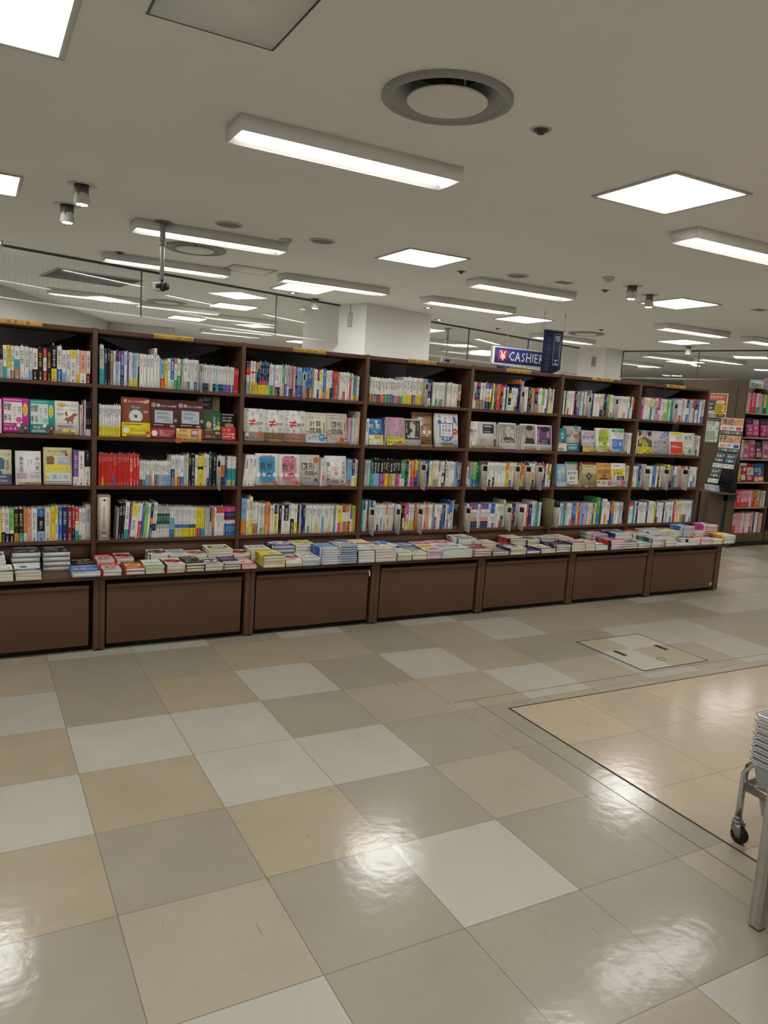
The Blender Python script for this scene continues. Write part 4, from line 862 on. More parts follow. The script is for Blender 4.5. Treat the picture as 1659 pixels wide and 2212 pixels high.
def neq(num, band, dark=False):
    els = []
    for u, v in ((.17,.10),(.70,.09),(.44,.20),(.86,.25),(.12,.31)): els += face_sketch(u, v, .085)
    els += [('t','わ',.06,.50,.15,INK),('l',[(.26,.385),(.60,.385)],.060,(.62,.025,.03)),('l',[(.26,.475),(.60,.475)],.060,(.62,.025,.03)),('l',[(.33,.555),(.53,.305)],.050,(.62,.025,.03)),('t','数学',.62,.50,.165,INK),('f',.05,.54,.95,.56,1,(.3,.3,.3))]
    els += face_sketch(.16,.66,.085)+face_sketch(.80,.66,.085)
    if num: els.append(('t',num,.40,.72,.24,(.60,.03,.04),1))
    b = [('t','サンキュー',.08,.82,.15,INK,1),('f',.2,.86,.95,.92,2,(.35,.10,.08))]
    b = b+person(.82 if num == '2' else .10, .84, .10) if num else b+[('c',.16,.30,.09,(.6,.58,.55)),('c',.85,.25,.13,(.60,.10,.05))]
    return dict(bg='w', els=els, band=(.27, band, [(*e[:3], e[3], *e[4:]) if False else e for e in b]))
def moved(els, v0):     # band drawings are given in the band's own frame
    return els
COV = {
 'science_magenta': dict(bg=(.62,.04,.36), els=[('r',.05,.12,.74,.72,(.74,.72,.68)),('t','理',.03,.34,.32,INK,1),('t','科',.03,.66,.32,INK,1),('v','おもしろい',.40,.15,.115,INK),('v','世界一',.58,.15,.125,INK),
   ('e',.86,.33,.09,.19,(.80,.60,.05)),('v','たぶん',.80,.16,.12,INK,1),('c',.62,.62,.12,(.62,.10,.36)),('f',.06,.05,.9,.09,1,WHT),('t','わかる！',.05,.93,.17,WHT,1),('t','大人になった',.05,.80,.09,WHT),('r',.62,.76,.98,1,(.09,.08,.08)),*person(.86,.84,.08),('c',.60,.78,.075,WHT)], lab='magenta face-out science book beside its teal twin on second shelf', grp=1),
 'science_teal': dict(bg=(.02,.37,.34), els=[('r',.05,.12,.74,.72,(.62,.70,.66)),('t','理',.03,.34,.32,INK,1),('t','科',.03,.66,.32,INK,1),('v','おもしろい',.40,.15,.115,INK),('v','世界一',.58,.15,.125,INK),
   ('e',.86,.33,.09,.19,(.80,.60,.05)),('v','たぶん',.80,.16,.12,INK,1),('c',.62,.62,.12,(.30,.55,.50)),('f',.06,.05,.9,.09,1,WHT),('t','今日で',.12,.86,.16,WHT,1),('f',.08,.9,.8,.97,2,WHT),('r',.62,.74,.98,1,(.09,.10,.09)),*person(.86,.82,.08),('c',.60,.76,.075,WHT)], lab='teal face-out science book between the magenta and dinosaur books'),
 'survival': dict(bg='w', els=[('e',.28,.13,.16,.07,(.75,.48,.08)),('t','とんでもない',.10,.17,.135,INK),('t','サバイバルの',.10,.30,.135,INK),('t','科学',.10,.44,.135,INK),
   ('p',[(.36,.60),(.45,.50),(.60,.47),(.70,.42),(.76,.36),(.90,.36),(.95,.40),(.90,.44),(.82,.45),(.80,.52),(.74,.58),(.78,.66),(.70,.66),(.66,.60),(.58,.62),(.56,.67),(.49,.67),(.52,.60),(.44,.58)],(.36,.11,.06)),
   ('p',[(.46,.46),(.42,.36),(.46,.31),(.52,.34),(.54,.46)],(.36,.11,.06)),('l',[(.36,.36),(.56,.44)],.012,(.36,.11,.06)),('t','HOW TO SURVIVE',.16,.70,.065,INK),('f',.12,.73,.92,.80,3,INK),('e',.45,.88,.15,.05,(.80,.60,.12)),('e',.75,.90,.12,.05,(.80,.60,.12)),('c',.18,.86,.055,(.60,.20,.08)),('p',[(.55,.92),(.60,.82),(.66,.92)],(.25,.28,.36))], lab='white face-out book with a brown dinosaur drawing'),
 'scale': dict(bg=(.30,.075,.035), els=[('t','解',.08,.13,.125,WHT,1),('t','きたくなる数学',.22,.13,.085,WHT,1),('p',[(.74,.13),(.84,.06),(.98,.05),(.98,.12),(.84,.15)],SKIN),('e',.50,.26,.26,.055,(.10,.11,.11)),('e',.42,.25,.08,.03,(.30,.31,.31)),('e',.58,.26,.09,.03,(.24,.25,.25)),('p',[(.30,.30),(.70,.30),(.60,.345),(.40,.345)],(.06,.09,.08)),
   ('c',.50,.48,.245,(.55,.52,.54)),('c',.50,.48,.225,(.70,.67,.68)),('c',.50,.48,.06,(.03,.16,.10)),('l',[(.50,.48),(.36,.42)],.014,INK),('p',[(.30,.645),(.34,.60),(.66,.60),(.70,.645)],(.03,.13,.09)),*[('l',[(.5+.19*math.cos(a),.48+.134*math.sin(a)),(.5+.215*math.cos(a),.48+.152*math.sin(a))],.012,INK) for a in [i*math.pi/6 for i in range(12)]],('f',.78,.33,.96,.40,3,WHT)],
   band=(.36,(.80,.66,.02),[('f',.08,.10,.92,.24,1,INK),('t','数学ってこんなに',.30,.50,.075,INK),('f',.30,.56,.86,.64,1,INK),('c',.15,.55,.10,WHT),('c',.90,.70,.07,(.66,.05,.03)),('r',.15,.80,.85,.90,(.66,.50,.05))]), lab='reddish-brown face-out book with kitchen scale and yellow band'),
 'new_solve': dict(bg=(.115,.040,.032), els=[('c',.13,.15,.085,WHT),('c',.13,.15,.070,(.115,.040,.032)),('t','新',.085,.175,.09,WHT,1),('t','解',.24,.19,.135,WHT,1),('t','きたくなる数学',.39,.19,.083,WHT,1),('p',[(.16,.28),(.84,.29),(.83,.62),(.15,.61)],(.44,.52,.58)),('f',.22,.33,.78,.40,2,(.12,.14,.24)),('f',.24,.44,.74,.52,2,(.12,.14,.24)),('f',.5,.54,.78,.58,1,(.12,.14,.24)),('e',.93,.54,.065,.05,(.24,.32,.42)),('f',.12,.66,.6,.69,1,WHT),('f',.72,.66,.92,.73,2,WHT)],
   band=(.25,(.36,.04,.055),[('c',.14,.55,.11,WHT),('t','数学ってこんなに',.32,.38,.075,WHT),('t','面白かったんだ！',.32,.62,.075,WHT),('f',.35,.72,.8,.82,1,WHT)]), lab='dark brown face-out book with pale blue note, first of two twins'),
 'soil': dict(bg=(.035,.115,.055), els=[('v','土と生命の',.52,.04,.20,WHT,1),('v','46億年史',.78,.10,.135,(.80,.75,.5)),('e',.28,.42,.20,.14,(.05,.04,.04)),('e',.28,.47,.15,.12,SKIN),('p',[(.04,.72),(.14,.60),(.42,.60),(.52,.72)],(.25,.20,.16)),('r',.0,.70,1,1,(.06,.045,.035)),('c',.82,.58,.14,(.62,.45,.08)),('t','生命と土',.08,.93,.14,(.75,.62,.2),1),('f',.1,.73,.6,.8,2,(.62,.10,.05)),('t','進化',.64,.80,.15,WHT,1)], lab='dark green face-out book under the black picture card'),
 'nobel': dict(bg='k', els=[('f',.08,.05,.9,.09,1,WHT),('t','免疫の守護者',.06,.20,.115,WHT),('t','制御性T細胞',.06,.31,.115,WHT),('e',.56,.47,.32,.09,(.32,.20,.12)),('c',.45,.45,.07,(.40,.27,.16))], band=(.48,(.62,.045,.045),[('t','祝',.44,.30,.15,WHT,1),('f',.1,.2,.36,.3,1,WHT),('t','ノーベル賞！',.05,.62,.165,WHT,1),('f',.10,.72,.66,.84,1,WHT),('c',.80,.80,.09,SKIN)]), lab='black face-out book with red band, last on that shelf'),
 'neq1': dict(neq('', (.30,.23,.20)), lab='white face-out book with red not-equal sign and no number'),
 'neq2': dict(neq('2', (.20,.115,.055)), lab='white face-out book with red not-equal sign numbered two'),
 'neq3': dict(neq('3', (.36,.16,.13)), lab='white face-out book with red not-equal sign numbered three'),
 'calc': dict(bg='c', els=[('f',.1,.05,.9,.09,2,(.3,.3,.25)),('t','感動する',.13,.21,.15,(.35,.33,.25)),('t','計算',.18,.45,.29,INK,1),('t','問題',.18,.68,.29,INK,1),('r',.86,.32,.92,.66,(.25,.23,.18)),*person(.12,.66,.07,cloth=(.5,.2,.12))], band=(.27,(.62,.62,.60),[('t','に遭遇した',.18,.32,.12,(.05,.12,.35),1),('t','数を入れよ。',.14,.62,.115,(.05,.12,.35),1),('c',.78,.35,.17,(.05,.30,.52)),('t','195',.66,.42,.15,WHT,1),*person(.92,.25,.10)]), lab='cream face-out puzzle book beside its ivory companion'),
 'zukei': dict(bg=(.60,.57,.48), els=[('f',.1,.05,.9,.09,2,(.3,.3,.25)),('t','感動する',.15,.22,.15,(.35,.33,.25)),('t','図形',.20,.46,.29,INK,1),('t','問題',.20,.69,.29,INK,1),('r',.86,.30,.92,.60,(.25,.23,.18)),*person(.12,.62,.07,cloth=(.5,.2,.12))], band=(.27,(.52,.49,.40),[('f',.12,.15,.85,.30,1,(.45,.08,.05)),('f',.16,.40,.6,.60,1,(.2,.2,.2)),('l',[(.2,.85),(.45,.45),(.6,.85),(.2,.85)],.012,(.3,.3,.3)),('c',.72,.55,.12,(.60,.05,.06)),*person(.92,.30,.08)]), lab='ivory face-out puzzle book just past the cream one'),
 'log': dict(bg=(.05,.22,.45), els=[('f',.1,.05,.9,.08,1,WHT),('c',.55,.12,.09,WHT),('t','対',.04,.36,.30,WHT,1),('t','数',.48,.36,.34,WHT,1),('p',[(.30,.44),(.55,.52),(.60,.56),(.40,.50)],(.70,.70,.66)),('p',[(.74,.60),(.82,.53),(.90,.60)],(.05,.05,.06))], band=(.38,(.74,.62,.20),[('e',.20,.24,.18,.2,(.62,.72,.78)),('r',.05,.62,.78,.96,(.70,.72,.74)),('t','ひみつ道具',.06,.90,.15,(.05,.20,.50),1),('f',.4,.1,.95,.4,3,INK)]), lab='blue face-out book with white characters and yellow band'),
 'girl': dict(bg=(.60,.36,.47), els=[('t','数学ガール',.06,.13,.165,(.55,.16,.26)),('f',.7,.16,.96,.19,1,INK),('l',[(.12,.50),(.16,.30),(.30,.18),(.44,.24),(.50,.30),(.30,.27),(.20,.40)],.014,INK),('l',[(.30,.30),(.40,.40),(.30,.48)],.012,INK),('l',[(.66,.25),(.80,.20),(.92,.34),(.90,.46),(.80,.42),(.70,.30)],.014,INK),('l',[(.44,.50),(.54,.62),(.58,.50),(.60,.72)],.012,INK),('l',[(.72,.50),(.82,.60),(.78,.70)],.012,INK),('t','乱択',.05,.66,.09,(.55,.16,.26))], band=(.30,(.66,.68,.06),[('f',.05,.10,.95,.28,2,INK),('t','堂々完結',.05,.78,.15,INK,1),('c',.76,.75,.14,(.60,.06,.10)),('r',.45,.93,1,1.0,(.5,.35,.2))]), lab='pink face-out book with line drawing and yellow-green band'),
 'portrait_b': dict(bg=(.60,.58,.53), els=[('r',.03,.05,.97,.76,(.045,.045,.048)),('p',[(.30,.66),(.36,.52),(.50,.46),(.46,.38),(.38,.36),(.34,.28),(.36,.14),(.50,.06),(.62,.10),(.70,.24),(.68,.40),(.66,.52),(.62,.70),(.42,.70)],(.50,.49,.46)),('p',[(.36,.13),(.50,.05),(.66,.10),(.70,.26),(.60,.20),(.44,.12)],(.16,.16,.16)),('v','美しい数学',.09,.10,.10,WHT),('v','天才の肖像',.80,.10,.075,WHT),('t','e',.16,.70,.34,(.66,.65,.62),1),('f',.5,.66,.9,.70,1,WHT),('l',[(.1,.85),(.4,.82),(.7,.87),(.9,.84)],.008,(.3,.3,.3))], lab='black and white face-out portrait book beside the orange book'),
 'otona_o': dict(bg=(.55,.30,.145), els=[('t','大人の',.14,.16,.15,INK),('c',.40,.275,.20,(.70,.68,.62)),('t','数学',.20,.33,.22,(.05,.14,.40),1),('f',.58,.06,.95,.12,2,INK),('f',.5,.33,.95,.42,3,INK),('p',[(.42,.40),(.50,.38),(.60,.52),(.52,.56)],(.30,.14,.13)),('c',.60,.58,.09,(.68,.66,.62)),('c',.86,.58,.09,(.68,.66,.62)),('c',.74,.67,.07,(.60,.45,.34)),('f',.4,.72,.9,.95,6,INK)], lab='orange face-out workbook half behind the portrait book'),
 'otona_w': dict(bg='w', els=[('p',[(.20,.28),(.78,.28),(.80,.71),(.74,.71),(.66,.80),(.60,.71),(.20,.71)],(.04,.12,.36)),('r',.24,.31,.75,.68,WHT),('t','大人の',.29,.42,.135,(.04,.10,.30),1),('t','教科書',.29,.54,.135,(.04,.10,.30),1),('t','ワーク',.29,.66,.135,(.04,.10,.30),1),('e',.50,.76,.22,.062,(.04,.12,.36)),('t','数学',.37,.79,.135,WHT,1),('c',.87,.53,.115,(.58,.07,.08)),('f',.80,.51,.94,.55,2,WHT),
   *person(.20,.13,.09,hair=(.04,.10,.30),cloth=(.04,.16,.45)),*person(.44,.17,.07,hair=(.03,.03,.05),cloth=(.25,.3,.4)),('p',[(.78,.10),(.84,.05),(.88,.12),(.92,.24),(.98,.34),(.90,.30),(.86,.22),(.78,.30),(.80,.20)],(.04,.14,.42)),('c',.83,.07,.045,SKIN),('c',.64,.10,.06,(.60,.58,.55)),('c',.10,.36,.06,(.55,.50,.48)),('c',.10,.80,.07,(.60,.58,.55)),*person(.90,.84,.08,hair=(.04,.10,.30),cloth=(.04,.16,.45)),('f',.25,.87,.9,.96,3,INK)], lab='large white and blue face-out workbook by the orange one'),
 'sekibun': dict(bg='w', els=[('f',.2,.06,.8,.10,1,(.5,.08,.10)),('f',.3,.13,.7,.20,2,(.5,.08,.10)),('t','積分',.16,.43,.36,INK,1),('f',.05,.48,.9,.53,1,INK),('f',.3,.57,.7,.60,1,INK),('l',[(.2,.72),(.4,.82),(.75,.70)],.012,(.4,.4,.4)),('c',.55,.82,.16,(.70,.69,.66)),('f',.1,.93,.3,.96,1,INK)], lab='white face-out book with big black characters, first on its shelf'),
 'blacksq': dict(bg=(.62,.61,.58), els=[('r',.24,.09,.86,.43,(.02,.02,.022)),('f',.30,.13,.8,.22,2,WHT),('f',.3,.28,.62,.31,1,(.4,.4,.4)),('f',.3,.36,.7,.40,1,WHT),('l',[(.08,.47),(.98,.47)],.008,(.3,.3,.3)),('l',[(.55,.66),(.95,.46)],.008,(.3,.3,.3)),('l',[(.08,.62),(.7,.62),(.7,.95)],.008,(.3,.3,.3)),('f',.08,.65,.6,.80,4,(.3,.3,.3)),('r',.84,.64,1.0,.94,(.09,.09,.09)),('f',.5,.86,.75,.92,2,(.5,.08,.25))], lab='pale face-out book with black title square'),
 'port1': dict(bg='w', els=bust((.30,.26,.19),(.50,.46,.36),(.07,.065,.05),[('v','相対性原理',.10,.10,.10,WHT),('f',.72,.25,.9,.6,8,WHT),('t','Aρ=λρ',.16,.74,.20,WHT,1),('l',[(.1,.87),(.4,.84),(.6,.9),(.9,.86)],.008,(.3,.3,.3))]), lab='face-out book with tan portrait of a bald man'),
 'port2': dict(bg='w', els=bust((.34,.29,.20),(.42,.37,.27),(.035,.035,.03),[('e',.55,.15,.23,.10,(.035,.035,.03)),('v','不完全性',.08,.12,.12,WHT),('f',.1,.5,.3,.74,6,WHT),('l',[(.1,.87),(.5,.84),(.9,.88)],.008,(.3,.3,.3))]), lab='face-out book with tan portrait of a dark-haired man'),
 'port3': dict(bg='w', els=bust((.17,.035,.20),(.16,.06,.15),(.030,.012,.035),[('e',.55,.16,.25,.10,(.030,.012,.035)),('v','群論の誕生',.08,.10,.11,WHT),('f',.66,.25,.9,.5,6,(.6,.5,.6)),('t','ガロア',.30,.66,.14,WHT),('f',.1,.7,.8,.74,1,WHT),('l',[(.1,.87),(.4,.84),(.9,.86)],.008,(.3,.3,.3))]), lab='face-out book with purple portrait'),
 'tealb': dict(bg=(.05,.27,.27), els=[('t','確',.42,.30,.26,WHT),('t','率',.42,.46,.26,WHT),('p',[(.52,.55),(.62,.44),(.70,.58),(.62,.66)],INK),('f',.1,.1,.6,.16,1,INK)], band=(.35,(.62,.60,.34),[('p',[(0,1),(0,.4),(.6,.1),(.9,0),(1,1)],(.60,.58,.50)),('e',.35,.75,.3,.2,(.16,.30,.22))]), lab='teal face-out book in clear wrap, first on its shelf'),
 'kogaku': dict(bg=(.60,.50,.42), els=[('e',.42,.18,.10,.07,(.20,.40,.33)),('e',.42,.18,.05,.035,(.60,.50,.42)),('c',.70,.05,.10,(.05,.32,.32)),('p',[(.62,.22),(.70,.12),(.82,.10),(.80,.24)],(.16,.42,.34)),('l',[(.66,.36),(.88,.26)],.03,(.35,.18,.12)),('p',[(.62,.46),(.82,.40),(.86,.50),(.66,.55)],(.50,.26,.18)),('t','工学系の',.14,.33,.125,INK),('t','確率・統計',.12,.44,.145,INK,1),('f',.14,.50,.34,.53,1,INK),('l',[(.4,.56),(.5,.62),(.6,.56),(.7,.63)],.012,(.3,.2,.15))], band=(.33,(.02,.21,.28),[('f',.05,.18,.95,.34,1,WHT),('f',.25,.45,.8,.8,3,WHT)]), lab='beige face-out book with teal band and drawn stationery'),
 'shikumi': dict(bg=(.58,.55,.62), els=[('f',.1,.10,.8,.22,2,(.4,.1,.2)),('t','統計学',.02,.42,.28,INK,1),('t','しくみ',.12,.58,.19,(.3,.28,.42)),('f',.1,.61,.6,.64,1,INK),('p',[(.76,.55),(.88,.53),(.92,.62),(.82,.66)],(.06,.22,.50))], band=(.30,(.62,.45,.10),[('f',.1,.15,.7,.35,1,INK),('t','しく',.3,.75,.16,INK),('c',.86,.15,.07,(.06,.22,.50))]), lab='lavender face-out book between the beige and lime ones'),
 'bunkei': dict(bg='w', els=bunkei((.42,.58,.06), '統計学', (.50,.06,.12)), lab='white and lime face-out book with red title tab'),
 'nyumon': dict(bg='w', els=[('r',.08,.03,.94,.15,(.07,.40,.10)),('f',.3,.08,.7,.12,1,WHT),('t','統計学',.25,.29,.19,(.25,.25,.25)),('t','入門',.36,.40,.17,(.25,.25,.25)),('r',.10,.43,.94,1.0,(.09,.22,.52)),('c',.30,.62,.13,(.35,.50,.60)),('c',.30,.62,.10,(.09,.22,.52)),('f',.6,.56,.9,.70,3,WHT),('t','日本統計学会',.12,.80,.10,(.02,.05,.2)),('f',.1,.86,.7,.94,2,WHT)], lab='white face-out book with green top and blue lower half'),
 'comic': dict(bg=(.26,.33,.36), els=[('p',[(.0,.45),(.1,.10),(.25,.06),(.40,.16),(.42,.32),(.2,.45)],SKIN),('c',.18,.14,.12,(.05,.03,.03)),('p',[(.6,.30),(.66,.12),(.84,.08),(1,.2),(1,.45),(.7,.40)],SKIN),('c',.84,.14,.12,(.05,.03,.03)),('l',[(.5,0),(.5,.25)],.06,(.60,.66,.66)),('p',[(.05,.42),(.45,.30),(.55,.30),(.98,.42),(.98,.70),(.02,.70)],(.12,.09,.08)),('t','統計',.12,.56,.26,(.70,.68,.10),1),('t','革命',.30,.70,.24,(.70,.68,.10),1)], band=(.30,(.70,.64,.03),[('f',.1,.15,.6,.3,1,INK),('t','統計',.1,.7,.14,INK),('t','200',.55,.72,.17,INK,1)]), lab='comic-cover face-out book with yellow band on the last bookcase'),
 'jsstar': dict(bg=(.53,.51,.55), els=[('p',[(.42,.30),(.74,.02),(.98,.02),(.98,.10),(.62,.30),(.48,.34)],(.10,.18,.42)),('p',[(.5,.28),(.80,.06),(.90,.06),(.58,.29)],(.45,.55,.72)),('c',.2,.17,.07,(.58,.54,.56)),('t','js-STAR',.12,.54,.195,INK,1),('t','統計データ分析',.10,.72,.105,(.2,.2,.2)),('f',.3,.57,.6,.60,1,INK),('f',.72,.35,.92,.38,1,(.6,.05,.05)),('l',[(.42,.78),(.47,.82),(.52,.78)],.012,INK),('f',.1,.92,.5,.96,1,INK)], lab='large lavender face-out book with a blue pen on its cover'),
 'bayes': dict(bg='w', els=[('r',.05,.02,.94,.15,(.76,.66,.10)),('f',.3,.07,.7,.11,1,INK),('t','ベイズ統計学',.08,.27,.135,(.28,.25,.25)),('t','入門',.40,.38,.14,(.28,.25,.25)),('r',.06,.42,.94,.96,(.68,.06,.03)),('f',.12,.60,.85,.70,2,WHT),('f',.1,.78,.6,.82,1,(.3,.02,.02)),('p',[(.80,.96),(.94,.86),(.94,.96)],(.75,.60,.05))], lab='white face-out book with yellow top and red lower half'),
 'suuri': dict(bg='w', els=[('t','数理',.12,.32,.30,INK,1),('t','モデル',.05,.48,.22,INK,1),('f',.05,.52,.6,.55,1,INK),('f',.05,.62,.7,.72,3,(.1,.3,.2)),('c',.55,.82,.14,(.06,.36,.12)),*[('c',.1+.8*((k*37)%19)/19,.05+.12*((k*53)%17)/17,.018,(.4,.36,.32)) for k in range(14)],*[('c',.80+.16*((k*37)%19)/19,.3+.6*((k*53)%17)/17,.018,(.4,.36,.32)) for k in range(14)]], lab='white face-out book with speckled edge and green dot'),
 'shikujiri': dict(bg=(.60,.57,.40), els=[('t','のしくじり',.22,.18,.15,INK),('p',[(.25,.58),(.30,.28),(.55,.22),(.70,.30),(.66,.56)],(.08,.15,.20)),('c',.45,.66,.12,(.08,.15,.20)),('f',.75,.3,.9,.6,6,INK)], band=(.30,(.10,.10,.22),[('f',.1,.2,.9,.35,1,WHT),('t','失敗になれ！',.12,.72,.13,WHT,1)]), lab='cream face-out book with dark blue shape, cut by the frame edge'),
 'yoro': dict(bg='w', els=[('v','養老孟司',.14,.04,.19,INK),('v','中川恵一',.76,.04,.19,INK),('v','病気と',.58,.20,.075,INK),('v','折り合う',.46,.20,.075,INK)], band=(.35,(.66,.64,.62),[('f',.06,.08,.5,.52,3,(.35,.05,.22)),('c',.66,.36,.10,(.62,.60,.58)),*face_sketch(.64,.32,.11),*face_sketch(.84,.32,.11),('r',.10,.80,1,1,(.42,.28,.10))]), lab='white face-out book with four large vertical characters'),
 'nobelbook': dict(bg=(.66,.62,.36), els=[('t','マンガと図鑑',.14,.14,.115,INK,1),('t','おもしろい！',.32,.21,.075,INK),('p',[(.10,.26),(.30,.22),(.38,.30),(.36,.45),(.12,.46)],(.24,.13,.06)),('r',.50,.27,.92,.46,(.36,.46,.58)),('t','わかる',.54,.36,.12,WHT,1),('c',.78,.36,.06,(.70,.55,.40)),('c',.80,.19,.06,(.5,.06,.05)),('r',.06,.48,.94,.66,(.78,.66,.04)),('t','ノーベル',.07,.64,.215,(.20,.32,.46),1),('r',.06,.67,.94,.94,(.62,.66,.64)),('t','賞の本',.28,.84,.20,(.20,.32,.46),1),('c',.12,.80,.075,(.70,.66,.05)),('t','99',.07,.83,.10,INK,1),('f',.06,.90,.94,.94,1,INK)], lab='large yellow face-out picture book on the third shelf'),
 'sansu': dict(bg='w', els=bunkei((.06,.30,.55), '算数', (.55,.06,.15)), lab='white and blue face-out book, third shelf of the third bookcase'),
 'sugaku': dict(bg='w', els=bunkei((.66,.24,.28), '数学', (.04,.06,.16)), lab='white and pink face-out book next to the blue one'),
 'zukei2': dict(bg=(.56,.54,.50), els=[('v','教養',.48,.06,.13,(.4,.38,.35)),('t','図形',.06,.47,.36,INK,1),('t','問題',.24,.66,.24,INK,1),('c',.82,.17,.14,(.60,.13,.05)),('f',.06,.58,.26,.68,3,(.2,.4,.45)),('f',.05,.72,.6,.80,2,(.55,.2,.08)),*person(.80,.66,.13,cloth=(.05,.10,.22)),('t','67',.70,.93,.13,WHT,1)], lab='grey face-out book with a man in blue on its cover'),
 'tanoshii': dict(bg='w', els=[('v','楽しい数学',.04,.03,.22,INK,1),('v','ト文系で',.78,.03,.19,INK,1),('t','は！',.30,.50,.24,(.66,.10,.40),1),('c',.52,.58,.09,(.55,.30,.20)),('l',[(.3,.1),(.5,.25),(.4,.3)],.008,(.4,.4,.4)),('l',[(.6,.15),(.7,.25)],.008,(.4,.4,.4)),('v','ようこそ数学の世界',.50,.05,.055,INK),('t','1.3',.32,.76,.12,(.6,.1,.35),1),('f',.28,.80,.75,.92,3,INK),*person(.80,.78,.05)], lab='white face-out book with pink splash lettering'),
 'stat_blue': dict(bg=(.22,.42,.60), els=[('v','統計学',.18,.06,.34,WHT,1),('v','図解',.62,.45,.24,(.5,.48,.45)),('r',.62,.12,.80,.40,(.70,.56,.10)),('r',.04,.80,.96,1,(.35,.44,.50)),('f',.2,.72,.6,.8,2,(.3,.3,.3))], lab='pale blue face-out book with white vertical characters'),
 'stat_green': dict(bg=(.42,.47,.42), els=[('r',.0,.0,1,.09,(.06,.20,.08)),('r',.06,.34,1,.9,(.66,.65,.62)),('t','統計学',.12,.52,.25,INK,1),('t','数学',.28,.72,.25,INK,1),('l',[(.05,.3),(.3,.18),(.6,.26)],.01,(.3,.3,.3)),('p',[(.1,.9),(.15,.78),(.2,.9)],INK),('f',.2,.8,.9,.86,1,INK)], lab='grey-green leaning face-out book behind the pale blue one'),
 'gold': dict(bg=(.40,.35,.20), els=[('r',0,0,1,.10,(.20,.025,.022)),('r',0,.10,1,.45,(.56,.48,.26)),('t','統計学入門',.28,.21,.10,INK),('f',.4,.33,.6,.35,1,INK),('p',[(.28,.57),(.50,.40),(.74,.57),(.50,.76)],(.07,.07,.05)),('p',[(.38,.57),(.50,.48),(.63,.57),(.50,.66)],(.20,.19,.14)),('e',.5,1.0,.26,.06,(.55,.48,.30))], lab='gold face-out book with a black diamond'),
 'grade2': dict(bg=(.68,.32,.06), els=[('t','この1冊で合格！',.10,.15,.095,(.30,.10,.02)),('r',.0,.20,1,.24,(.60,.42,.20)),('t','統計検定',.08,.43,.205,INK,1),('t','2級',.28,.60,.24,INK,1),('e',.46,.665,.30,.035,(.06,.05,.05)),('c',.90,.55,.07,(.62,.30,.12))], band=(.28,(.68,.64,.58),[*person(.14,.20,.12),('t','講義',.32,.52,.13,INK,1),('f',.28,.6,.65,.85,2,(.3,.2,.2)),('r',.72,.2,.98,.85,(.50,.12,.18))]), lab='orange face-out exam book between the gold and white-yellow books'),
 'hajimete': dict(bg='w', els=[('f',.15,.08,.8,.18,2,INK),('t','はじめての',.02,.36,.19,INK,1),('r',.06,.24,.92,.52,(.76,.70,.05)),('t','じめての',.08,.36,.19,INK,1),('t','計検定',.14,.50,.225,INK,1),('t','級',.04,.68,.22,(.35,.34,.33)),('r',.36,.54,.88,.72,(.04,.04,.04)),('t','テキスト',.42,.61,.09,WHT),('t','＆問題集',.42,.69,.09,WHT)], band=(.26,(.42,.41,.40),[('t','んな人に',.06,.55,.12,INK),('c',.80,.4,.13,(.62,.05,.25))]), lab='white face-out exam book with yellow block beside the orange one'),
}
COV['new_solve2'] = dict(COV['new_solve'], lab='dark brown face-out book with pale blue note, behind a yellow card')
DISP = [('science_magenta',1,-.483,.134,.196,0),('science_teal',1,-.345,.13,.193,0),('survival',1,-.213,.129,.194,0),('scale',1,.156,.167,.239,0),('new_solve',1,.326,.163,.235,0),('new_solve2',1,.491,.163,.239,0),
 ('soil',1,.657,.110,.176,0),('nobel',1,.769,.094,.172,0),('neq1',1,.919,.135,.211,0),('neq2',1,1.055,.140,.209,0),('neq3',1,1.196,.155,.211,0),('calc',1,1.353,.154,.206,0),('zukei',1,1.511,.156,.208,0),
 ('log',1,1.837,.116,.186,0),('girl',1,1.983,.148,.203,0),('portrait_b',1,2.133,.138,.198,0),('otona_o',1,2.220,.175,.251,1),('otona_w',1,2.398,.207,.253,0),('sekibun',1,2.696,.098,.206,0),('blacksq',1,2.796,.174,.207,0),
 ('port1',1,3.0,.165,.208,0),('port2',1,3.218,.154,.208,0),('port3',1,3.374,.162,.205,0),('tealb',1,3.597,.101,.187,0),('kogaku',1,3.701,.190,.210,1),('shikumi',1,3.875,.151,.182,0),('bunkei',1,4.028,.170,.208,0),('nyumon',1,4.200,.163,.210,0),
 ('comic',1,4.523,.184,.209,0),('jsstar',1,4.710,.224,.208,0),('bayes',1,4.937,.182,.209,0),('suuri',1,5.121,.158,.206,0),('shikujiri',2,-.551,.112,.198,0),('yoro',2,-.420,.133,.194,0),('nobelbook',2,-.273,.154,.218,0),
 ('sansu',2,1.011,.159,.214,0),('sugaku',2,1.172,.153,.212,0),('zukei2',2,1.327,.147,.212,0),('tanoshii',2,1.516,.163,.209,0),('stat_blue',2,3.621,.111,.188,0),('stat_green',2,3.734,.126,.207,0),('gold',2,3.900,.174,.208,0),('grade2',2,4.078,.173,.206,0),('hajimete',2,4.254,.170,.206,0)]
def board(w, h, t, bg, rnd, els, spine=None):
    mb = MB(); pg = (.62,.59,.50)
    mb.box(0,w,0,.0008,0,h, col(bg)); mb.box(0,w,t-.0008,t,0,h, col(bg))
    mb.box(.0,.0008,.0008,t-.0008,0,h, col(spine or bg)); mb.box(.001,w-.0015,.0009,t-.0009,.0015,h-.0015, pg)
    draw(mb, els, w, h, rnd); return mb
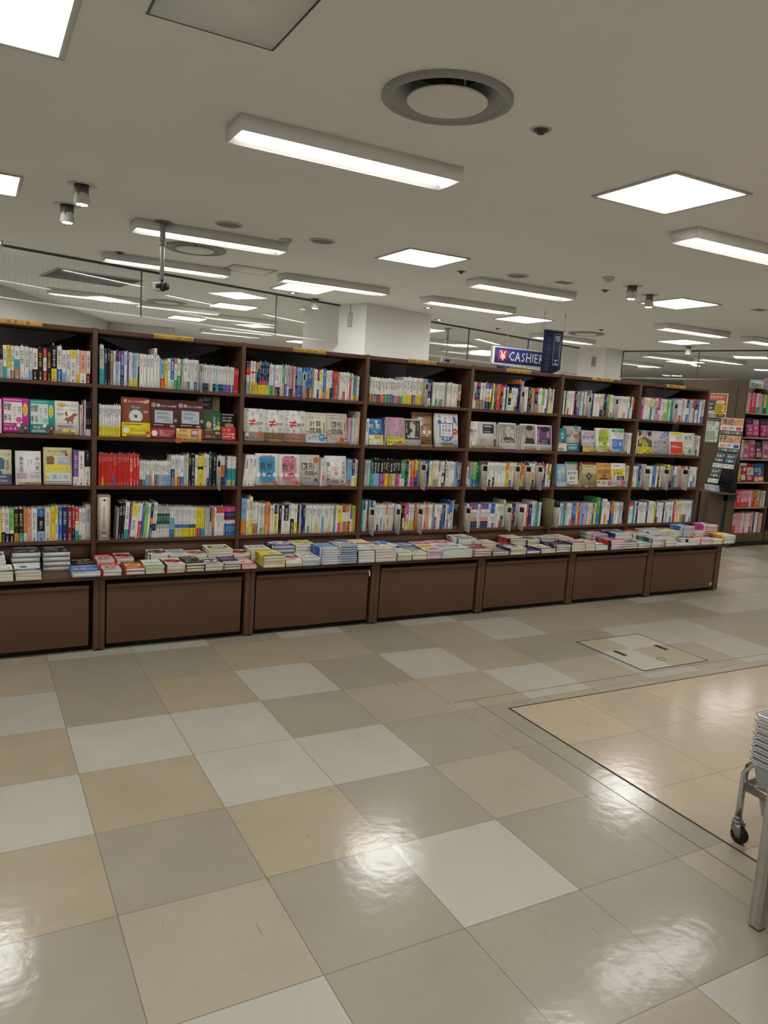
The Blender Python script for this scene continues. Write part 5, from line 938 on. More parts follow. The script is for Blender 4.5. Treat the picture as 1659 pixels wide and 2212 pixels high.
def display_book(key, loc, w, h, rot=None, t=.024, label=None):
    c = COV[key]; rnd = random.Random(key)
    bd = c.get('band'); els = c['els']
    ob = board(w, h, t, c['bg'], rnd, els).build('display_book', 'paper', None, loc, rot or (-math.radians(9),0,0))
    tag(ob, label or c['lab'], 'book', 'face-out books on display')
    if bd:
        f, bc, bels = bd; hb = f*h; b = MB(); y = -.0024
        b.add([(0,y,0),(w,y,0),(w,y,hb),(0,y,hb),(0,t,0),(w,t,0),(w,t,hb),(0,t,hb)], [4]*3, [0,1,2,3, 4,0,3,7, 1,5,6,2], col(bc))
        draw(b, bels, w, hb, rnd, P=lambda u, v, k: (u*w, y-.0002-.00008*k, (1-v)*hb))
        b.build('paper_band', 'paper', ob)
    return ob
for key, row, x, w, h, lay in DISP:
    display_book(key, (x, .012+.034*lay, SHELF[row]+.0042), w, h)
# clear stands holding the face-out books: a base, a back and an amber lip
def book_stand(x, row, w, lab, col_='amber'):
    e = empty('book_stand', (x, 0, SHELF[row]), lab, 'book stand', 'acrylic book stands')
    b = MB(); b.box(0,w,.0045,.0065,.0006,.020); b.build('lip', col_, e)
    b = MB(); b.box(0,w,.0045,.0100,.0001,.0009); b.build('base', col_, e)
for x,row,w,lab in ((-.225,1,.115,'amber stand lip under the dinosaur book'),(.185,1,.115,'amber stand lip under the kitchen-scale book'),(1.085,1,.10,'amber stand lip under the not-equal book numbered two'),(1.235,1,.11,'amber stand lip under the not-equal book numbered three'),
  (1.575,1,.10,'reddish stand lip under the ivory puzzle book'),(2.03,1,.10,'amber stand lip under the pink book'),(2.26,1,.11,'amber stand lip under the orange workbook'),(2.47,1,.11,'amber stand lip under the white and blue workbook'),
  (2.73,1,.12,'amber stand lip between the first two books of that shelf'),(2.91,1,.11,'amber stand lip past the black-square book'),(3.25,1,.11,'amber stand lip under the dark-haired portrait'),(3.42,1,.10,'amber stand lip under the purple portrait'),
  (3.95,1,.08,'amber stand lip under the lavender book'),(4.13,1,.07,'amber stand lip under the lime book'),(4.29,1,.10,'amber stand lip under the green and blue book'),(4.59,1,.10,'amber stand lip under the comic-cover book'),(5.03,1,.09,'amber stand lip under the red and yellow book'),
  (-.37,2,.085,'amber stand lip under the book of vertical characters'),(1.055,2,.11,'amber stand lip under the blue arithmetic book'),(1.225,2,.11,'amber stand lip under the pink book of the third shelf'),(1.555,2,.11,'amber stand lip under the pink-splash book'),
  (3.80,2,.06,'amber stand lip under the leaning grey-green book'),(3.97,2,.09,'amber stand lip under the gold book'),(4.30,2,.09,'amber stand lip under the white and yellow exam book')):
    book_stand(x, row, w, lab)
# cards among the books
rnd = random.Random(3)
b = MB(); b.box(0,.148,0,.0012,0,.100,(.44,.36,.26)); draw(b, [('r',0,0,.70,.86,(.03,.03,.032)),('c',.16,.30,.10,(.20,.16,.13)),('f',.28,.12,.64,.36,3,(.45,.44,.40)),('f',.2,.5,.62,.66,2,(.45,.44,.40)),('v','土と生命',.76,.06,.085,INK)], .148, .100, rnd)
tag(b.build('picture_card', 'paper', None, (.627,.092,1.385), (-.05,0,0)), 'black and tan picture card standing behind the dark green book', 'card')
b = MB(); b.box(0,.157,0,.0012,0,.080,(.72,.52,.16)); draw(b, [('c',.06,.08,.045,WHT),('f',.14,.08,.52,.30,3,(.30,.10,.04)),('f',.08,.42,.5,.62,2,(.30,.10,.04)),('r',.58,.06,.88,.66,(.50,.14,.12)),('r',.62,.16,.85,.42,(.56,.58,.62)),('e',.10,.92,.16,.22,(.50,.10,.06)),('t','新',.30,.92,.085,INK,1),('t','解きたくなる数学',.42,.92,.062,INK,1)], .157, .080, rnd)
tag(b.build('price_card', 'paper', None, (.477,-.006,1.196), (-.06,0,0)), 'yellow advertising card in front of the second dark brown book', 'card')
# the big boxed encyclopedia, standing proud of the bottom shelf
e = empty('slipcased_book', (.022, -.025, SHELF[3]), 'thick white encyclopedia in a tan slipcase jutting from bottom shelf', 'book')
b = MB(); k = (.36,.27,.17); w, h, d = .068, .272, .20
b.box(0,.004,0,d,0,h,k); b.box(w-.004,w,0,d,0,h,k); b.box(.004,w-.004,0,d,h-.004,h,k); b.box(.004,w-.004,0,d,0,.004,k); b.build('slipcase', 'paper', e)
b = MB(); b.box(.0045,w-.0045,.003,d,.0045,h-.0045,(.66,.62,.54)); b.text('地球博物学大図鑑', (.024,.0026,h-.062), (1,0,0), (0,0,1), .0155, (.28,.10,.07), vertical=True)
b.text('新版', (.026,.0026,h-.198+.01), (1,0,0), (0,0,1), .011, (.3,.12,.08), vertical=True); b.cyl((w/2,.003,h-.028), .006, .0006, 14, (.30,.06,.04), axis='y')
for s in (-1,1): b.poly([(w/2,.0026,.046),(w/2+s*.012,.0026,.056),(w/2+s*.011,.0026,.047),(w/2+s*.009,.0026,.038)][::s], (.05,.05,.16))
b.box(w/2-.011,w/2+.011,.0024,.003,.018,.030,(.55,.48,.44)); b.box(w/2-.009,w/2+.009,.0024,.003,.009,.012,(.15,.1,.1)); b.build('spine', 'paper', e)
e = empty('box_file', (3.5345, -.052, SHELF[3]), 'olive box file jutting out between the fifth and sixth bookcases', 'box file')
b = MB(); b.box(0,.026,0,.19,0,.232,(.165,.135,.06)); b.build('case', 'paper', e)
b = MB(); b.box(.0260,.0275,.004,.19,.004,.228,(.13,.105,.05)); b.build('flap', 'paper', e)
e = empty('box_file', (3.600, -.045, SHELF[3]), 'pale grey magazine file with black top beside the olive box file', 'box file')
b = MB(); b.box(0,.030,0,.20,0,.215,(.50,.49,.46)); b.text('数学研究', (.008,-.001,.10), (1,0,0), (0,0,1), .014, (.2,.2,.2), vertical=True); b.build('case', 'paper', e)
b = MB(); b.box(-.0003,.0303,-.0006,.06,.165,.2153,(.03,.03,.03)); b.build('top_band', 'paper', e)

# ================================================================== BOOKS LYING IN STACKS ON THE LEDGE
# near edge x, width, front or back row, how many, thickness mm, colours: cover, accent, second accent, spine, page edges
STACKS = [(-0.584, 0.132, 'F', 3, 17, 'w', 'k', 'h', 'w', 'c'),
 (-0.446, 0.131, 'F', 3, 18, 'w', 'n', 'a', 'w', 'c'),
 (-0.162, 0.154, 'F', 1, 24, 'b', 'c', 'c', 'b', 'w'),
 (-0.005, 0.105, 'F', 2, 17, 'h', 'r', 'k', 'r', 'w'),
 (0.118, 0.11, 'F', 2, 19, 'x', 'r', 'y', 'r', 'w'),
 (0.231, 0.11, 'F', 3, 15, 'w', 'i', 'd', 'w', 'c'),
 (0.349, 0.111, 'F', 3, 16, 'w', 'r', 'n', 'n', 'c'),
 (0.462, 0.111, 'F', 3, 17, 'k', 'p', 'w', 'k', 'c'),
 (0.579, 0.111, 'F', 2, 19, 'h', 'n', 'w', 'w', 'c'),
 (0.692, 0.11, 'F', 3, 15, 'n', 'w', 'r', 'n', 'c'),
 (0.806, 0.095, 'F', 2, 13, 'p', 'r', 'w', 'w', 'c'),
 (0.947, 0.145, 'F', 4, 18, 'y', 'l', 'n', 'y', 'w'),
 (1.094, 0.114, 'F', 1, 40, 'w', 'r', 't', 'w', 'w'),
 (1.211, 0.123, 'F', 2, 25, 'w', 'h', 'r', 'w', 'a'),
 (1.337, 0.128, 'F', 7, 15, 'l', 'w', 'n', 'b', 'w'),
 (1.467, 0.133, 'F', 8, 15, 'n', 'c', 'w', 'w', 'l'),
 (1.603, 0.133, 'F', 4, 20, 'w', 'k', 'g', 'k', 'w'),
 (1.741, 0.16, 'F', 4, 20, 'w', 'g', 'r', 'w', 's'),
 (1.906, 0.122, 'F', 2, 26, 'w', 'h', 'l', 'k', 'c'),
 (2.032, 0.121, 'F', 2, 24, 'w', 'u', 'k', 'w', 'c'),
 (2.157, 0.122, 'F', 3, 22, 'p', 'y', 'w', 'w', 'h'),
 (2.281, 0.257, 'F', 4, 15, 'w', 't', 'r', 'w', 'w'),
 (2.551, 0.159, 'F', 3, 18, 'x', 'p', 'r', 'x', 'w'),
 (2.722, 0.155, 'F', 2, 15, 'u', 'n', 'k', 'u', 'w'),
 (2.884, 0.157, 'F', 3, 16, 'c', 'n', 'p', 'n', 'c'),
 (3.043, 0.134, 'F', 1, 22, 'n', 'k', 'n', 'n', 'w'),
 (3.18, 0.151, 'F', 2, 17, 'c', 'n', 's', 'n', 'c'),
 (3.333, 0.155, 'F', 3, 18, 'n', 'u', 'k', 'n', 'w'),
 (3.493, 0.152, 'F', 4, 17, 'c', 'n', 'r', 'n', 'c'),
 (3.65, 0.105, 'F', 3, 20, 'c', 'r', 'h', 'w', 'h'),
 (3.763, 0.13, 'F', 2, 20, 'w', 'n', 'e', 'w', 'w'),
 (3.919, 0.158, 'F', 4, 18, 'p', 'n', 'r', 'r', 'w'),
 (4.079, 0.153, 'F', 3, 18, 'n', 'p', 'w', 'w', 'w'),
 (4.235, 0.152, 'F', 2, 19, 'w', 'i', 'h', 'r', 'w'),
 (4.39, 0.161, 'F', 4, 19, 'w', 'e', 'h', 'd', 'w'),
 (4.554, 0.142, 'F', 3, 23, 'w', 'e', 'h', 'r', 's'),
 (4.698, 0.151, 'F', 1, 26, 'w', 'k', 'h', 'w', 'w'),
 (4.852, 0.154, 'F', 3, 18, 'w', 'k', 'e', 'w', 'w'),
 (5.009, 0.164, 'F', 3, 18, 'w', 'r', 'o', 'r', 's'),
 (5.177, 0.136, 'F', 2, 20, 'w', 'n', 'h', 'w', 'w'),
 (5.322, 0.165, 'F', 4, 18, 'w', 'y', 'n', 'o', 'w'),
 (-0.567, 0.088, 'B', 4, 22, 'w', 'h', 'k', 'w', 'w'),
 (-0.454, 0.15, 'B', 4, 28, 'k', 'w', 'u', 'k', 'g'),
 (-0.297, 0.148, 'B', 4, 27, 'k', 'w', 'f', 'k', 'g'),
 (-0.145, 0.134, 'B', 1, 28, 'k', 'w', 'r', 'k', 'g'),
 (-0.009, 0.106, 'B', 3, 16, 'h', 'r', 'k', 'r', 'w'),
 (0.099, 0.105, 'B', 3, 18, 'h', 'r', 'k', 'r', 'w'),
 (0.299, 0.11, 'B', 4, 17, 'w', 'k', 'u', 'w', 'c'),
 (0.412, 0.119, 'B', 4, 16, 'w', 'e', 'l', 'w', 'c'),
 (0.536, 0.11, 'B', 3, 18, 'w', 'u', 'r', 'w', 'c'),
 (0.652, 0.158, 'B', 5, 17, 'w', 'y', 'n', 'w', 'c'),
 (0.813, 0.11, 'B', 3, 16, 'w', 'r', 'k', 'w', 'c'),
 (0.93, 0.145, 'B', 4, 18, 'w', 'y', 'k', 'w', 'w'),
 (1.081, 0.152, 'B', 4, 24, 'n', 'w', 'v', 'n', 'l'),
 (1.237, 0.147, 'B', 5, 19, 'w', 'y', 'g', 'w', 'w'),
 (1.387, 0.131, 'B', 4, 17, 'g', 'k', 'i', 'g', 'w'),
 (1.609, 0.209, 'B', 5, 17, 'c', 'o', 'w', 'w', 'w'),
 (1.825, 0.187, 'B', 4, 17, 'w', 'b', 'n', 'w', 'w'),
 (2.028, 0.167, 'B', 3, 17, 'b', 'n', 'w', 'b', 'w'),
 (2.203, 0.144, 'B', 3, 18, 'w', 'p', 'm', 'w', 'w'),
 (2.355, 0.181, 'B', 3, 19, 'w', 'p', 'r', 'w', 'w'),
 (2.544, 0.166, 'B', 6, 16, 'w', 't', 'r', 'w', 'w'),
 (2.762, 0.177, 'B', 3, 16, 'c', 'u', 'p', 'w', 'c'),
 (3.029, 0.161, 'B', 5, 16, 'c', 'n', 'p', 'r', 'c'),
 (3.2, 0.132, 'B', 4, 16, 'c', 'n', 'g', 'n', 'c'),
 (3.339, 0.153, 'B', 4, 16, 'c', 'n', 'g', 'n', 'c'),
 (3.501, 0.189, 'B', 4, 17, 'c', 'r', 'n', 'w', 'c'),
 (3.912, 0.159, 'B', 6, 15, 'n', 'p', 'w', 'w', 'w'),
 (4.152, 0.21, 'B', 6, 15, 'w', 'n', 'e', 'n', 'w'),
 (4.373, 0.182, 'B', 5, 16, 'w', 'r', 'e', 'w', 'w'),
 (4.567, 0.259, 'B', 6, 16, 'w', 'e', 'h', 'w', 'w'),
 (4.832, 0.152, 'B', 6, 15, 'y', 'w', 'j', 'w', 'w'),
 (4.996, 0.162, 'B', 7, 18, 'l', 'w', 'b', 'b', 's'),
 (5.165, 0.134, 'B', 5, 16, 'w', 'n', 'r', 'w', 'w'),
 (5.311, 0.163, 'B', 7, 19, 'm', 'w', 'n', 'm', 's')]

def top_cover(c1, c2, c3, rnd, bay):
    kind = rnd.randrange(4); ink = INK if lum(PAL[c1]) > .3 else WHT; t = rnd.choice(POOL[bay])
    els = [('r',0,0,1,1,c1)]
    if c1 == 'k':
        q = [(.30,.07,.05),(.22,.20,.10),(.10,.14,.20),(.16,.22,.10),(.35,.33,.30),(.22,.12,.08)]
        els += [('e',rnd.uniform(.08,.92),rnd.uniform(.35,.92),rnd.uniform(.03,.10),rnd.uniform(.02,.07),rnd.choice(q)) for _ in range(26)]
        return els+[('t','科学大図鑑',.10,.26,.155,WHT,1),('f',.12,.30,.85,.36,1,(.5,.5,.46))]
    if kind == 0: els += [('t',t[:4],.10,.22,.19,ink,1),('r',.08,.32,.92,.66,c3),('e',.35,.5,.16,.10,c2),('e',.66,.46,.18,.08,c1),('r',0,.76,1,1,c2),('f',.08,.80,.9,.95,3,WHT if lum(PAL[c2]) < .3 else INK)]
    elif kind == 1: els += [('r',0,0,1,.40,c2),('t',t[:4],.08,.24,.20,WHT if lum(PAL[c2]) < .3 else INK,1),('f',.08,.28,.9,.36,1,WHT if lum(PAL[c2]) < .3 else INK),('c',.30,.60,.13,c3),('c',.64,.58,.16,c2),('f',.08,.80,.9,.94,3,ink)]
    elif kind == 2: els += [('f',.1,.05,.9,.12,1,ink),('t',t[:3],.08,.40,.27,ink,1),('r',.05,.48,.95,.54,c3),('t',t[3:6],.10,.70,.19,c2 if lum(PAL[c2]) < .45 else INK,1),('r',0,.82,1,1,c2),('f',.08,.86,.9,.96,2,WHT if lum(PAL[c2]) < .3 else INK)]
    else: els += [('p',[(0,.25),(.5,.12),(1,.3),(1,.62),(.6,.72),(0,.55)],c2),('e',.3,.42,.2,.10,c3),('t',t[:4],.10,.20,.18,ink,1),('p',[(.5,.5),(.8,.36),(.95,.5),(.7,.6)],c3),('f',.08,.78,.9,.94,3,ink)]
    return els
YELLOW = [('r',0,0,1,1,'y'),('f',.12,.06,.7,.12,1,INK),('p',[(.30,.30),(.36,.28),(.42,.46),(.56,.46),(.62,.24),(.70,.24),(.72,.46),(.80,.52),(.78,.72),(.40,.72),(.24,.58),(.28,.52),(.38,.54)],(.30,.42,.44)),('r',0,.78,1,1,(.07,.10,.11)),('f',.08,.82,.9,.95,2,(.4,.4,.36))]
def lay_paperback(x, y, z, w, d, t, cols, rnd, rz, top, bay, els=None):
    c1, c2, c3, sp, pg = cols; mb = MB(); page = dict(c=(.66,.62,.47), w=(.68,.66,.61), l=(.42,.52,.64), a=(.56,.64,.64), s=(.68,.56,.52), h=(.60,.56,.57), g=(.60,.60,.60))[pg]
    page = tuple(a*rnd.uniform(.95,1.03) for a in page)
    k1 = PAL[c1]; ks = PAL[sp]; e = .0009
    mb.box(.0012,w-.001,.001,d-.001,e,t-e, page)
    mb.box(0,w,0,d,0,e, k1); mb.box(0,w,0,d,t-e,t, k1)
    mb.box(-.0006,.0012,0,d,0,t, ks)
    n = int(t/.0022)
    if top: draw(mb, els or top_cover(c1, c2, c3, rnd, bay), w, d, rnd, P=lambda u, v, k: (u*w, d*(1-v), t+.0003+.00008*k))
    if t > .012:
        mb.box(-.0009,-.0005,d*.04,d*.22,.0005,t-.0005, PAL[c2]) if c2 != sp else None
        tt = rnd.choice(POOL[bay]); s = min(t*.62, .0125); p = .0
        mb.text(tt, (-.0012,d*.93-s,(t-s)/2), (0,0,1), (0,1,0), s, WHT if lum(ks) < .3 else INK, vertical=True, bold=True)
    o = mb.build('paperback', 'paper', None, (x, y, z), (0,0,rz)); return o
POSN = {1:['only book'],2:['upper','lower'],3:['topmost','middle','lowest']}
cnt = {'F':0,'B':0}
for x, w, row, n, t, *cols in STACKS:
    cnt[row] += 1; rnd = random.Random(int(x*1000)+(5 if row == 'B' else 0)); bay = min(6, max(0, int(x/W+1)))
    d = .178 if row == 'F' else .172
    y0 = -.372 if row == 'F' else -.184
    z = LEDGE; t /= 1000
    if w > .17: d = .180
    for k in range(n):
        top = k == n-1
        dx, dy, rz = rnd.uniform(-.0025,.0025), rnd.uniform(-.003,.003), math.radians(rnd.uniform(-.7,.7))
        if w > .2: rz *= .5
        c = cols
        els = YELLOW if (row == 'F' and cols[0] == 'y' and cols[3] == 'y') else None
        o = lay_paperback(x+.003+dx, y0+dy, z, w-.007, d-.002, t, c, rnd, rz, top, bay, els)
        z += t+.0004
        q = n-1-k
        pos = 'only book' if n == 1 else ('topmost' if q == 0 else 'lowest' if k == 0 else '%s from top' % nth(q+1))
        cw = NAMES[cols[0]].replace(' ','-') + ('' if cols[1] == cols[0] else ' and '+NAMES[cols[1]].replace(' ','-'))
        tag(o, '%s paperback, %s in %s %s-row stack from near end of ledge' % (cw, pos, nth(cnt[row]), 'front' if row == 'F' else 'back'), 'paperback', 'paperbacks stacked on the ledge')
b = MB(); b.box(0,.045,0,.0012,0,.026,(.66,.64,.60)); draw(b, [('f',.1,.2,.9,.8,2,INK)], .045, .026, random.Random(1))
tag(b.build('price_card', 'paper', None, (2.655,-.19,LEDGE+.0565), (-.2,0,0)), 'tiny white card by the maroon paperbacks', 'card')

# ================================================================== THE ISLAND BOOKCASE BEYOND
IX, IY = 7.69, 1.30
def slab(name, parent, m, *a, bev=.002):
    b = MB(); b.box(*a); return edged(b, name, parent, m, bev)
def island(x0, x1, first, lab):
    e = empty('bookcase', (x0, IY, 0), lab, 'bookcase', 'island bookcases'); w = x1-x0; D = .32
    if first:
        p = slab('end_panel', e, 'olive', 0,.030,-.005,.95,.0,2.08)
        slab('raised_panel', p, 'olive', -.010,.0,.115,.74,.75,2.0)
        slab('toe_board', p, 'plinth', -.004,.0,-.0,.95,.0,.05, bev=0)
    slab('upright', e, 'olive', w-.03,w,0,D,.05,2.08)
    slab('back_panel', e, 'darkback', .03,w-.03,D-.012,D,.05,2.07, bev=0)
    slab('header_board', e, 'olive', .03,w-.03,-.004,.016,1.985,2.07)
    for z in (1.686,1.386,1.116,.825,.505):
        slab('shelf', e, 'olive', .03,w-.03,.0,D-.012,z-.020,z-.0005)
        b = MB(); b.box(.03,w-.03,-.004,.0,z-.019,z-.001,(.33,.26,.18)); b.build('shelf_strip', 'paint', e)
    slab('bottom_shelf', e, 'olive', .03,w-.03,-.004,D-.012,.06,.172)
    slab('plinth', e, 'plinth', .0,w,.02,D,.0,.06, bev=0)
    return e
island(IX, 8.40, True, 'dark brown island bookcase with wide posted end panel beyond the long run')
island(8.40, 9.30, False, 'second island bookcase bay, cut off by the frame edge')
ISL = [(1.686,.245,'14:h 12:p,w 12:r 12:r30,p 12:r 12:t30,w 12:t30,p 12:p 14:g,y 12:k30,y 12:g 12:l 12:w 12:p 12:r 12:p'),
 (.505,.212,'12:v 12:m 12:r 12:r30,p 12:r 10:r30,p 10:r30,p 10:r30,p 10:r30,p 10:r30,p 10:r30,p 10:v40,p 10:w 10:p 12:r30,o 12:r,y 12:r30,g 10:y50,r 10:r40,y 10:o 10:t 12:h 12:e 12:w'),
 (.172,.262,'14:r40,p 14:r40,h 12:r40,p 11:p 11:p 11:p 11:p 14:w 14:m30,p 22:c 12:w 12:n30,p 14:p 12:n 12:w 12:w 12:u 12:p 12:p')]
for z, h, s in ISL:
    ent = parse(s); tot = sum(t[0] for t in ent); k = .625/tot; x = IX+.034; rnd = random.Random(int(z*100))
    for wmm, segs, hh, ln in ent:
        w = wmm*k; spine_mesh(rest, (x, IY+.012, z+.0004), w, h*rnd.uniform(.93,1.0), .16, segs, rnd.choice(['簿記検定','簿記入門','検定試験','資格試験']), rnd, 0, small=True); x += w
tag(rest.build('packed_books', 'paper'), 'remaining upright books packed along the farther shelves', 'books', kind='stuff')
COV['bki3'] = dict(bg=(.50,.05,.20), els=[('r',0,0,1,.32,(.03,.03,.04)),('t','スッキリ',.15,.22,.16,WHT,1),('f',.1,.40,.9,.5,2,(.7,.4,.5)),('t','3級',.35,.66,.30,WHT,1),('f',.1,.75,.9,.9,3,(.7,.4,.5))], lab='')
COV['bki3b'] = dict(bg=(.58,.07,.24), els=[('r',.1,.04,.9,.24,(.60,.52,.40)),('f',.15,.08,.8,.2,2,INK),('t','3級',.2,.56,.34,WHT,1),('f',.1,.70,.9,.9,3,(.75,.5,.55))], lab='')
COV['bkp'] = dict(bg=(.60,.20,.32), els=[('r',.25,.20,.75,.45,(.6,.4,.45)),('r',.3,.5,.7,.68,(.05,.04,.05)),('t','2級',.3,.64,.2,WHT,1),('f',.1,.8,.9,.95,2,WHT)], lab='')
COV['bkk'] = dict(bg=(.06,.03,.035), els=[('f',.1,.1,.9,.3,2,(.5,.3,.3)),('t','簿記',.15,.55,.30,WHT,1),('r',.1,.62,.9,.9,(.40,.26,.20))], lab='')
COV['b3a'] = dict(bg=(.50,.05,.06), els=[('r',0,0,1,.14,(.6,.6,.58)),('t','3.',.05,.40,.34,(.72,.68,.6),1),('c',.68,.32,.20,(.7,.68,.62)),('r',.1,.62,.8,.9,(.6,.56,.52))], lab='')
COV['b3b'] = dict(bg=(.48,.05,.07), els=[('r',.02,.20,.95,.62,(.60,.57,.54)),('t','3級',.10,.52,.34,(.55,.05,.06),1),('f',.1,.7,.9,.92,2,WHT)], lab='')
COV['b3c'] = dict(bg=(.04,.14,.36), els=[('t','3',.42,.62,.66,(.74,.58,.20),1),('f',.06,.28,.5,.50,2,(.7,.6,.2)),('r',0,.68,1,1,(.55,.10,.07)),('e',.25,.86,.2,.10,(.66,.48,.20)),('e',.68,.82,.24,.09,(.70,.60,.30))], lab='')
COV['by'] = dict(bg=(.62,.54,.20), els=[('c',.4,.25,.2,(.2,.15,.05)),('r',.1,.62,.9,.8,(.66,.52,.03)),('r',.1,.82,.9,.95,(.50,.16,.05))], lab='')
for key,x,z,w,h,lab in (('bki3',7.815,1.387,.125,.235,'magenta exam book with black head on the island second shelf'),('bki3b',7.945,1.387,.115,.225,'magenta exam book with tan head on the island second shelf'),('bki3',8.10,1.387,.12,.235,'magenta exam book farther along the island second shelf'),('bkp',8.235,1.387,.12,.235,'pink exam book on the island second shelf by the post'),
  ('bkp',7.80,1.117,.12,.23,'pink exam book with black block on the island third shelf'),('bki3b',7.925,1.117,.115,.24,'red-pink exam book on the island third shelf'),('bkk',8.05,1.117,.13,.225,'black exam book on the island third shelf'),('bkp',8.19,1.117,.13,.24,'pink exam book by the post, island third shelf'),
  ('by',7.725,.826,.085,.235,'yellow exam book, first on the island fourth shelf'),('b3a',7.815,.826,.115,.235,'red exam book with pale dial on the island fourth shelf'),('b3b',7.935,.826,.135,.230,'red exam book with white block on the island fourth shelf'),('b3c',8.08,.826,.195,.235,'blue exam book with big yellow three')):
    display_book(key, (x, IY+.012, z), w, h, (-.12,0,0), .02, lab)
for k,(x,z,w,h,c,lab) in enumerate(((7.727,1.117,.022,.235,'h','slim grey book at the near end of the island third shelf'),(7.75,1.117,.022,.235,'w','slim white book second on the island third shelf'),(7.773,1.117,.022,.23,'p','slim pink book third on the island third shelf'))):
    b = MB(); spine_mesh(b, (0,0,0), w, h, .16, [(c,None)], '簿記', random.Random(k)); tag(b.build('exam_book', 'paper', None, (x, IY+.012, z)), lab, 'book', 'slim books on the island')
b = MB(); b.box(0,.26,-.006,-.004,0,.082,(.62,.66,.58)); draw(b, [('t','簿記検定',.06,.78,.215,INK,1)], .26, .082, random.Random(1), P=lambda u,v,k: (u*.26,-.0065,(1-v)*.082))
tag(b.build('header_sign', 'paper', None, (7.725, IY, 1.985)), 'white header sign with black characters on the island bookcase', 'sign')
b = MB(); b.box(0,.24,-.006,-.004,0,.135,(.62,.56,.66)); draw(b, [('f',.1,.08,.9,.2,1,(.4,.1,.2)),('t','検定',.05,.62,.35,(.55,.08,.15),1),('f',.05,.7,.9,.92,2,INK)], .24, .135, random.Random(1), P=lambda u,v,k: (u*.24,-.0065,(1-v)*.135))
tag(b.build('header_sign', 'paper', None, (7.998, IY, 1.985)), 'pale pink header sign cut by the frame edge', 'sign')
# ---- things fixed on the end panel; u runs toward the viewer's side
def poster(name, y0, z0, w, h, els, bg, lab, cat, x=IX-.012, t=.004, frame=None, group=None):
    e = empty(name, (x, y0, z0), lab, cat, group, rz=-math.pi/2)
    b = MB(); b.box(0,w,-t,0,0,h,col(bg)); draw(b, els, w, h, random.Random(name+lab), P=lambda u, v, k: (u*w, -t-.0006-.0002*k, (1-v)*h)); b.build('sheet', 'paper', e)
    if frame:
        f, fk = frame; b = MB()
        for x0,x1,z0_,z1 in ((-f,w+f,-f,0),(-f,w+f,h,h+f),(-f,0,0,h),(w,w+f,0,h)): b.box(x0,x1,-t-.006,0,z0_,z1,fk)
        b.build('frame', 'paint', e)
        for cx, cz in ((w+f*.5,-f*.5),(w+f*.5,h+f*.5),(-f*.5,-f*.5),(-f*.5,h+f*.5)):
            b = MB(); b.cyl((cx,-t-.006,cz), .006, .003, 10, (.15,.15,.14), axis='y'); b.build('screw', 'paint', e)
    return e
poster('poster', 1.905, 1.603, .372, .303, [('r',0,0,1,1,(.70,.68,.62)),('r',.02,.03,.97,.80,(.52,.12,.03)),('t','政治がわかる！',.04,.22,.128,WHT,1),('r',.16,.30,.52,.86,(.04,.07,.13)),('t','政治の',.20,.48,.09,WHT,1),('t','基本',.22,.66,.11,WHT,1),('r',.16,.72,.52,.86,(.55,.55,.52)),('e',.74,.36,.17,.075,(.72,.70,.62)),('f',.64,.32,.84,.40,2,INK),('r',.56,.46,.93,.86,(.72,.54,.02)),('f',.58,.49,.92,.84,4,INK),('r',.02,.86,.97,.98,(.03,.025,.025)),('t','政治の超基本',.08,.965,.095,WHT,1),('f',.72,.90,.94,.95,1,WHT)], 'w', 'orange book poster on the island end panel', 'poster')
poster('notice_board', 1.80, 1.295, .19, .26, [('r',0,0,1,1,(.55,.64,.53)),('t','社会',.12,.20,.30,INK),('l',[(.04,.25),(.96,.25)],.008,(.3,.35,.3)),('t','6 7',.10,.42,.22,INK,1),('p',[(.84,.27),(.95,.34),(.84,.41)],INK),('l',[(.04,.46),(.96,.46)],.008,(.3,.35,.3)),('f',.06,.50,.95,.95,6,(.12,.16,.12))], 'j', 'grey-green framed shelf guide on the island end panel', 'sign', frame=(.026,(.13,.14,.11)))
def deal(top, name): return [('r',0,0,1,1,(.012,.12,.10)),('r',0,0,1,.46,(.62,.40,.24)),('t',top,.04,.38,.26 if top != 'FP' else .34,INK,1),('t','No1',.44,.30,.20,(.50,.06,.06),1),('f',.36,.34,.78,.42,1,(.10,.12,.38)),('c',.88,.22,.10,(.55,.26,.10)),('c',.88,.25,.05,(.68,.52,.36)),('r',0,.46,1,.74,(.72,.70,.66)),('t','8800',.08,.72,.205,(.52,.05,.05),1),('f',.48,.52,.64,.68,2,INK),('r',.72,.52,.96,.70,(.58,.08,.12) if top != 'FP' else (.04,.08,.36)),*[('r',.03+i*.105,.79,.03+i*.105+.08,.93,q) for i, q in enumerate([(.5,.1,.12),(.1,.3,.25),(.55,.3,.28),(.6,.55,.5),(.5,.12,.14),(.6,.2,.25),(.15,.35,.4),(.6,.56,.5),(.5,.2,.2)])]]
poster('deal_sign', 1.583, 1.395, .312, .212, deal('簿記',''), 'w', 'upper pink and green price sign jutting over the island corner', 'sign', x=IX-.018, group='price signs on the end panel')
poster('deal_sign', 1.581, 1.178, .300, .212, deal('FP',''), 'w', 'lower price sign lettered FP on the island end panel', 'sign', x=IX-.018, group='price signs on the end panel')
